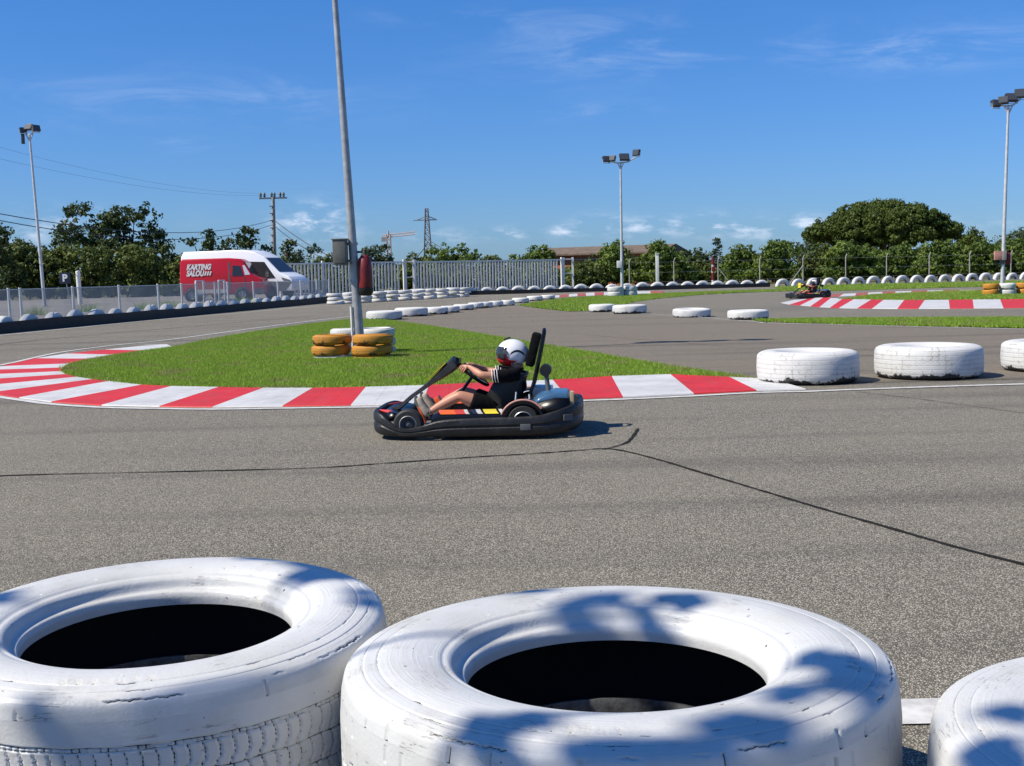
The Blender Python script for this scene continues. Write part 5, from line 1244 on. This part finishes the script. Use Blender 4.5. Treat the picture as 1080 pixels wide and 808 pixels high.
    for (x, z, w, wing) in prof:
        f = Vector((.7, 0, .7)) if z < .2 and x > -.3 else Vector((1, 0, .25))
        for yy, ff in ((-1.0, 1.0), (-.93, .55), (-.75, .15), (-.35, 0), (.35, 0), (.75, .15), (.93, .55), (1.0, 1.0)): V.append((x + f.x * ff * wing, yy * w * 1.08, z + f.z * ff * wing))
    mb.add(V, [(i * 8 + j, i * 8 + j + 1, (i + 1) * 8 + j + 1, (i + 1) * 8 + j) for i in range(len(prof) - 1) for j in range(7)]); se = mb.build('seat', M['black_plastic'], k); se.modifiers.new('t', 'SOLIDIFY').thickness = -.014
    # roll hoop and headrest
    mb = MB()
    for s in (1, -1): mb.tube([(-.36, s * .12, .12), (-.47, s * .125, .42), (-.525, s * .12, .66), (-.56, s * .10, .83), (-.565, s * .05, .862), (-.565, 0, .868)], .016, 10)
    mb.tube([(-.47, -.125, .42), (-.47, .125, .42)], .013, 8); mb.tube([(-.525, -.12, .66), (-.525, .12, .66)], .013, 8); rh = mb.build('roll_hoop', M['black_gloss'], k)
    mb = MB(); Mr = Matrix.Rotation(-R(14), 3, 'Y'); mb.box((-.468, 0, .70), (.075, .23, .29), M_=Mr); mb.build('headrest', M['black_cloth'], rh, bevel=.02)
    mb = MB(); mb.tube([(-.575, .06, .53), (-.575, .20, .53)], .05, 18); mb.build('muffler', M['black_plastic'], k)
    mb = MB(); mb.tube([(-.58, .14, .48), (-.60, .16, .30)], .02, 8); mb.build('exhaust_pipe', M['trim'], k)
    # engine and covers
    mb = MB(); mb.box((-.60, .24, .20), (.20, .20, .22)); en = mb.build('engine', M['black_plastic'], k, bevel=.02)
    mb = MB()
    for i in range(6): mb.box((-.60, .24, .12 + i * .03), (.225, .225, .008))
    mb.build('cooling_fins', M['trim'], en)
    mb = MB(); V = []
    for x, z in ((-.47, .30), (-.53, .345), (-.66, .375), (-.76, .37), (-.79, .33)):
        for y, dz in ((.46, -.05), (.42, -.01), (.30, 0), (.12, 0), (.0, -.02)): V.append((x, y, z + dz))
    mb.add(V, [(i * 5 + j, i * 5 + j + 1, (i + 1) * 5 + j + 1, (i + 1) * 5 + j) for i in range(4) for j in range(4)]); ec = mb.build('engine_cover', M['blue_glossy'], k); ec.modifiers.new('t', 'SOLIDIFY').thickness = .02
    mb = MB(); V = []
    for x, z in ((-.46, .20), (-.52, .30), (-.66, .345), (-.78, .34)): V += [(x, .47, z - .02), (x, .475, .15)]
    mb.add(V, [(0, 1, 3, 2), (2, 3, 5, 4), (4, 5, 7, 6)]); es = mb.build('cover_side', M['black_gloss'], k); es.modifiers.new('t', 'SOLIDIFY').thickness = .01
    mb = MB(); mb.box((-.53, -.2, .33), (.18, .28, .09)); mb.build('fuel_tank', M['van_white'], k, bevel=.03)
    mb = MB(); mb.box((-.80, .40, .30), (.03, .10, .14)); mb.build('rear_plate', M['tan'], k, bevel=.004)
    mb = MB(); mb.tube([(-.46, .40, .10), (-.44, .30, .34)], .008, 6); mb.tube([(-.30, .36, .06), (-.33, .28, .36)], .008, 6); mb.build('seat_stay', M['chrome'], k)
    for s in (1, -1):
        mb = MB(); mb.box((.49, s * .16, .17), (.02, .07, .15), M_=Matrix.Rotation(R(20), 3, 'Y')); mb.build('pedal', M['orange'] if s > 0 else M['trim'], k, bevel=.005)
    mb = MB(); mb.box((.36, .0, .26), (.05, .12, .10), M_=Matrix.Rotation(R(30), 3, 'Y')); mb.build('pedal_cover', M['orange'], k, bevel=.01)
    # --- driver
    p = root('person', plabel, 'person', loc, (0, 0, rotz))
    b = Sk()
    pel = b.p((-.15, 0, .20), .105); wa = b.p((-.22, 0, .29), .095, pel); chv = b.p((-.29, 0, .41), (.115), wa); up_ = b.p((-.315, 0, .485), .10, chv); nk = b.p((-.32, 0, .56), .05, up_); hd = b.p((-.31, 0, .65), .085, nk); b.p((-.31, 0, .70), .08, hd)
    hands = []
    for s in (1, -1):
        hip = b.p((-.14, s * .10, .19), .085, pel)
        b.chain([((.02, s * .155, .265), .072), ((.155, s * .18, .325), .052), ((.175, s * .18, .320), .048), ((.29, s * .175, .265), .046), ((.40, s * .17, .205), .031), ((.435, s * .17, .185), .032), ((.50, s * .17, .24), .028)], hip)
        sh = b.p((-.285, s * .135, .485), .058, up_)
        b.p((-.22, s * .19, .485), .048, sh)
        # arms reach nearly straight to the wheel
        a_th = R(38); gp = cw + (u * s * math.cos(a_th) + (-v_ if v_.z < 0 else v_) * math.sin(a_th)) * .15
        wr = gp + Vector((-.055, s * .012, .022))
        el_ = Vector((-.035, s * .235, .505))
        i1 = b.chain([(tuple(Vector((-.20, s * .20, .485)).lerp(el_, .5)), .038), (tuple(el_), .033), (tuple(el_.lerp(wr, .35)), .034), (tuple(el_.lerp(wr, .8)), .023), (tuple(wr), .021)], len(b.v) - 1)
        palm = b.p(gp + Vector((-.015, s * .006, .026)), .019, i1)
        o = (gp - cw).normalized(); tg = ax.cross(o).normalized()
        for f in range(4):
            off = tg * (f - 1.5) * .019; rr = .0085 if f < 3 else .0075; ln = (1.0, 1.08, 1.0, .82)[f]
            b.chain([(gp + off + (o * .2 + ax * .9).normalized() * .025 + Vector((.006, 0, 0)), rr + .001), (gp + off + o * .022 * ln + ax * .010, rr), (gp + off + o * .016 * ln - ax * .018, rr - .001), (gp + off - o * .004 - ax * .022 * ln, rr - .002)], palm)
        b.chain([(gp - o * .018 + ax * .018 - tg * .028 * s, .010), (gp - o * .022 - ax * .004 - tg * .034 * s, .0085), (gp - o * .012 - ax * .020 - tg * .026 * s, .007)], palm)
    b.build('body', M['skin'], p)
    # shirt
    t = Sk(); a0_ = t.p((-.16, 0, .20), .118); a1_ = t.p((-.225, 0, .30), .112, a0_); a2_ = t.p((-.295, 0, .42), .130, a1_); a3_ = t.p((-.315, 0, .49), .112, a2_); t.p((-.32, 0, .545), .065, a3_)
    for s in (1, -1):
        c0 = t.p((-.285, s * .14, .49), .072, a3_); t.chain([((-.225, s * .195, .490), .062), ((-.145, s * .212, .494), .056), ((-.125, s * .215, .495), .054)], c0)
    sh_ = t.build('shirt', shirt_m, p)
    if shirt_stripes:
        for s in (1, -1):
            for j in range(3):
                x = -.128 - j * .022
                mb = MB(); pts = []
                for q in range(13):
                    a = R(-70 + 250 * q / 12); pts.append((x + .006 * math.sin(a), s * .212 + math.cos(a) * s * .0575 * (1), .494 + math.sin(a) * .0575))
                mb.tube(pts, .0032, 6); mb.build('sleeve_stripe', M['white_cloth'], sh_)
    # shorts
    t = Sk(); a0_ = t.p((-.15, 0, .205), .122)
    for s in (1, -1): t.chain([((-.13, s * .095, .20), .102), ((.0, s * .15, .258), .090), ((.055, s * .162, .285), .083), ((.068, s * .164, .290), .080)], a0_)
    t.build('shorts', M['black_cloth'], p)
    for s in (1, -1):
        t = Sk(); t.chain([((.425, s * .17, .165), .040), ((.45, s * .17, .19), .042), ((.485, s * .17, .245), .038), ((.51, s * .17, .30), .034), ((.515, s * .17, .325), .026)])
        so_ = t.build('shoe', M['shoe'], p)
        t = Sk(); t.chain([((.398, s * .17, .208), .036), ((.425, s * .17, .192), .038)]); t.build('sock', M['trim'], p)
        mb = MB(); mb.tube([(.455, s * .17, .155), (.50, s * .17, .215), (.535, s * .17, .29), (.54, s * .17, .33)], [.020, .024, .022, .014], 10); mb.build('sole', M['trim'], so_)
    # helmet
    bm = bmesh.new(); bmesh.ops.create_uvsphere(bm, u_segments=48, v_segments=32, radius=.13)
    for v in bm.verts:
        x, y, z = v.co; x *= 1.06; y *= .93; z *= .98
        if z < -.03:
            f = (-.03 - z) / .1; z = -.03 - (-.03 - z) * .82
            if x > 0: x += .020 * min(1, f * 1.5)
        if z < -.108: z = -.108
        if x < 0 and z > 0: x *= 1.04
        v.co = (x, y, z)
    me = bpy.data.meshes.new('helmet'); bm.to_mesh(me); bm.free()
    he = link('helmet', me, helm, p, (-.285, 0, .665), (0, R(-6), 0))
    mb = MB(); V = []; nu, nv = 18, 8
    for i in range(nu + 1):
        a = R(-68 + 136 * i / nu)
        for j in range(nv + 1):
            e = R(-22 + 48 * j / nv); V.append((math.cos(a) * math.cos(e) * .142, math.sin(a) * math.cos(e) * .127, math.sin(e) * .130))
    mb.add(V, [(i * (nv + 1) + j, (i + 1) * (nv + 1) + j, (i + 1) * (nv + 1) + j + 1, i * (nv + 1) + j + 1) for i in range(nu) for j in range(nv)]); vi = mb.build('visor', M['glass'], he); vi.modifiers.new('t', 'SOLIDIFY').thickness = .006
    for s in (1, -1):
        mb = MB(); mb.lathe([(0, s * .006), (.018, s * .006), (.021, -s * .004)], 16, 'Y', c=(.055, s * .122, .015)); mb.build('visor_pivot', M['trim'], he)
    mb = MB(); mb.box((.055, 0, .128), (.06, .035, .012), M_=Matrix.Rotation(R(25), 3, 'Y')); mb.build('vent', M['black_plastic'], he, bevel=.004)
    mb = MB(); V = []; mb.lathe([(.115, -.112), (.108, -.122), (.085, -.118), (.08, -.105)], 32, c=(.0, 0, 0)); mb.build('neck_trim', M['black_cloth'], he)
    return k, p
M['yellow_pod'] = mat('yellow_sticker', (.72, .58, .04), .4)
M['red_bright'] = mat('red_sticker', (.55, .05, .04), .4)
helm1 = helmet_mat('white_red_helmet', (.74, .74, .76), (.55, .02, .02), (.015, .015, .017))
build_kart((-.275, 10.62, 0), R(180 - 4), 'black rental go-kart with full bumper crossing in front of the red and white kerb', 'kart driver in white and red helmet, black t-shirt and shorts, hands on the wheel', helm1, M['black_cloth'], True)
M['dark_red_cloth'] = mat('dark_red_cloth', (.12, .02, .02), .9)
helm2 = helmet_mat('plain_helmet', (.78, .76, .74), (.05, .05, .06), (.02, .02, .03))
q = P(856, 315.0)
build_kart((q.x, q.y + .6, 0), R(180 + 14), 'small distant go-kart with yellow number plate beside the far striped kerb', 'distant kart driver in plain white helmet and dark clothes', helm2, M['dark_red_cloth'], False, True)
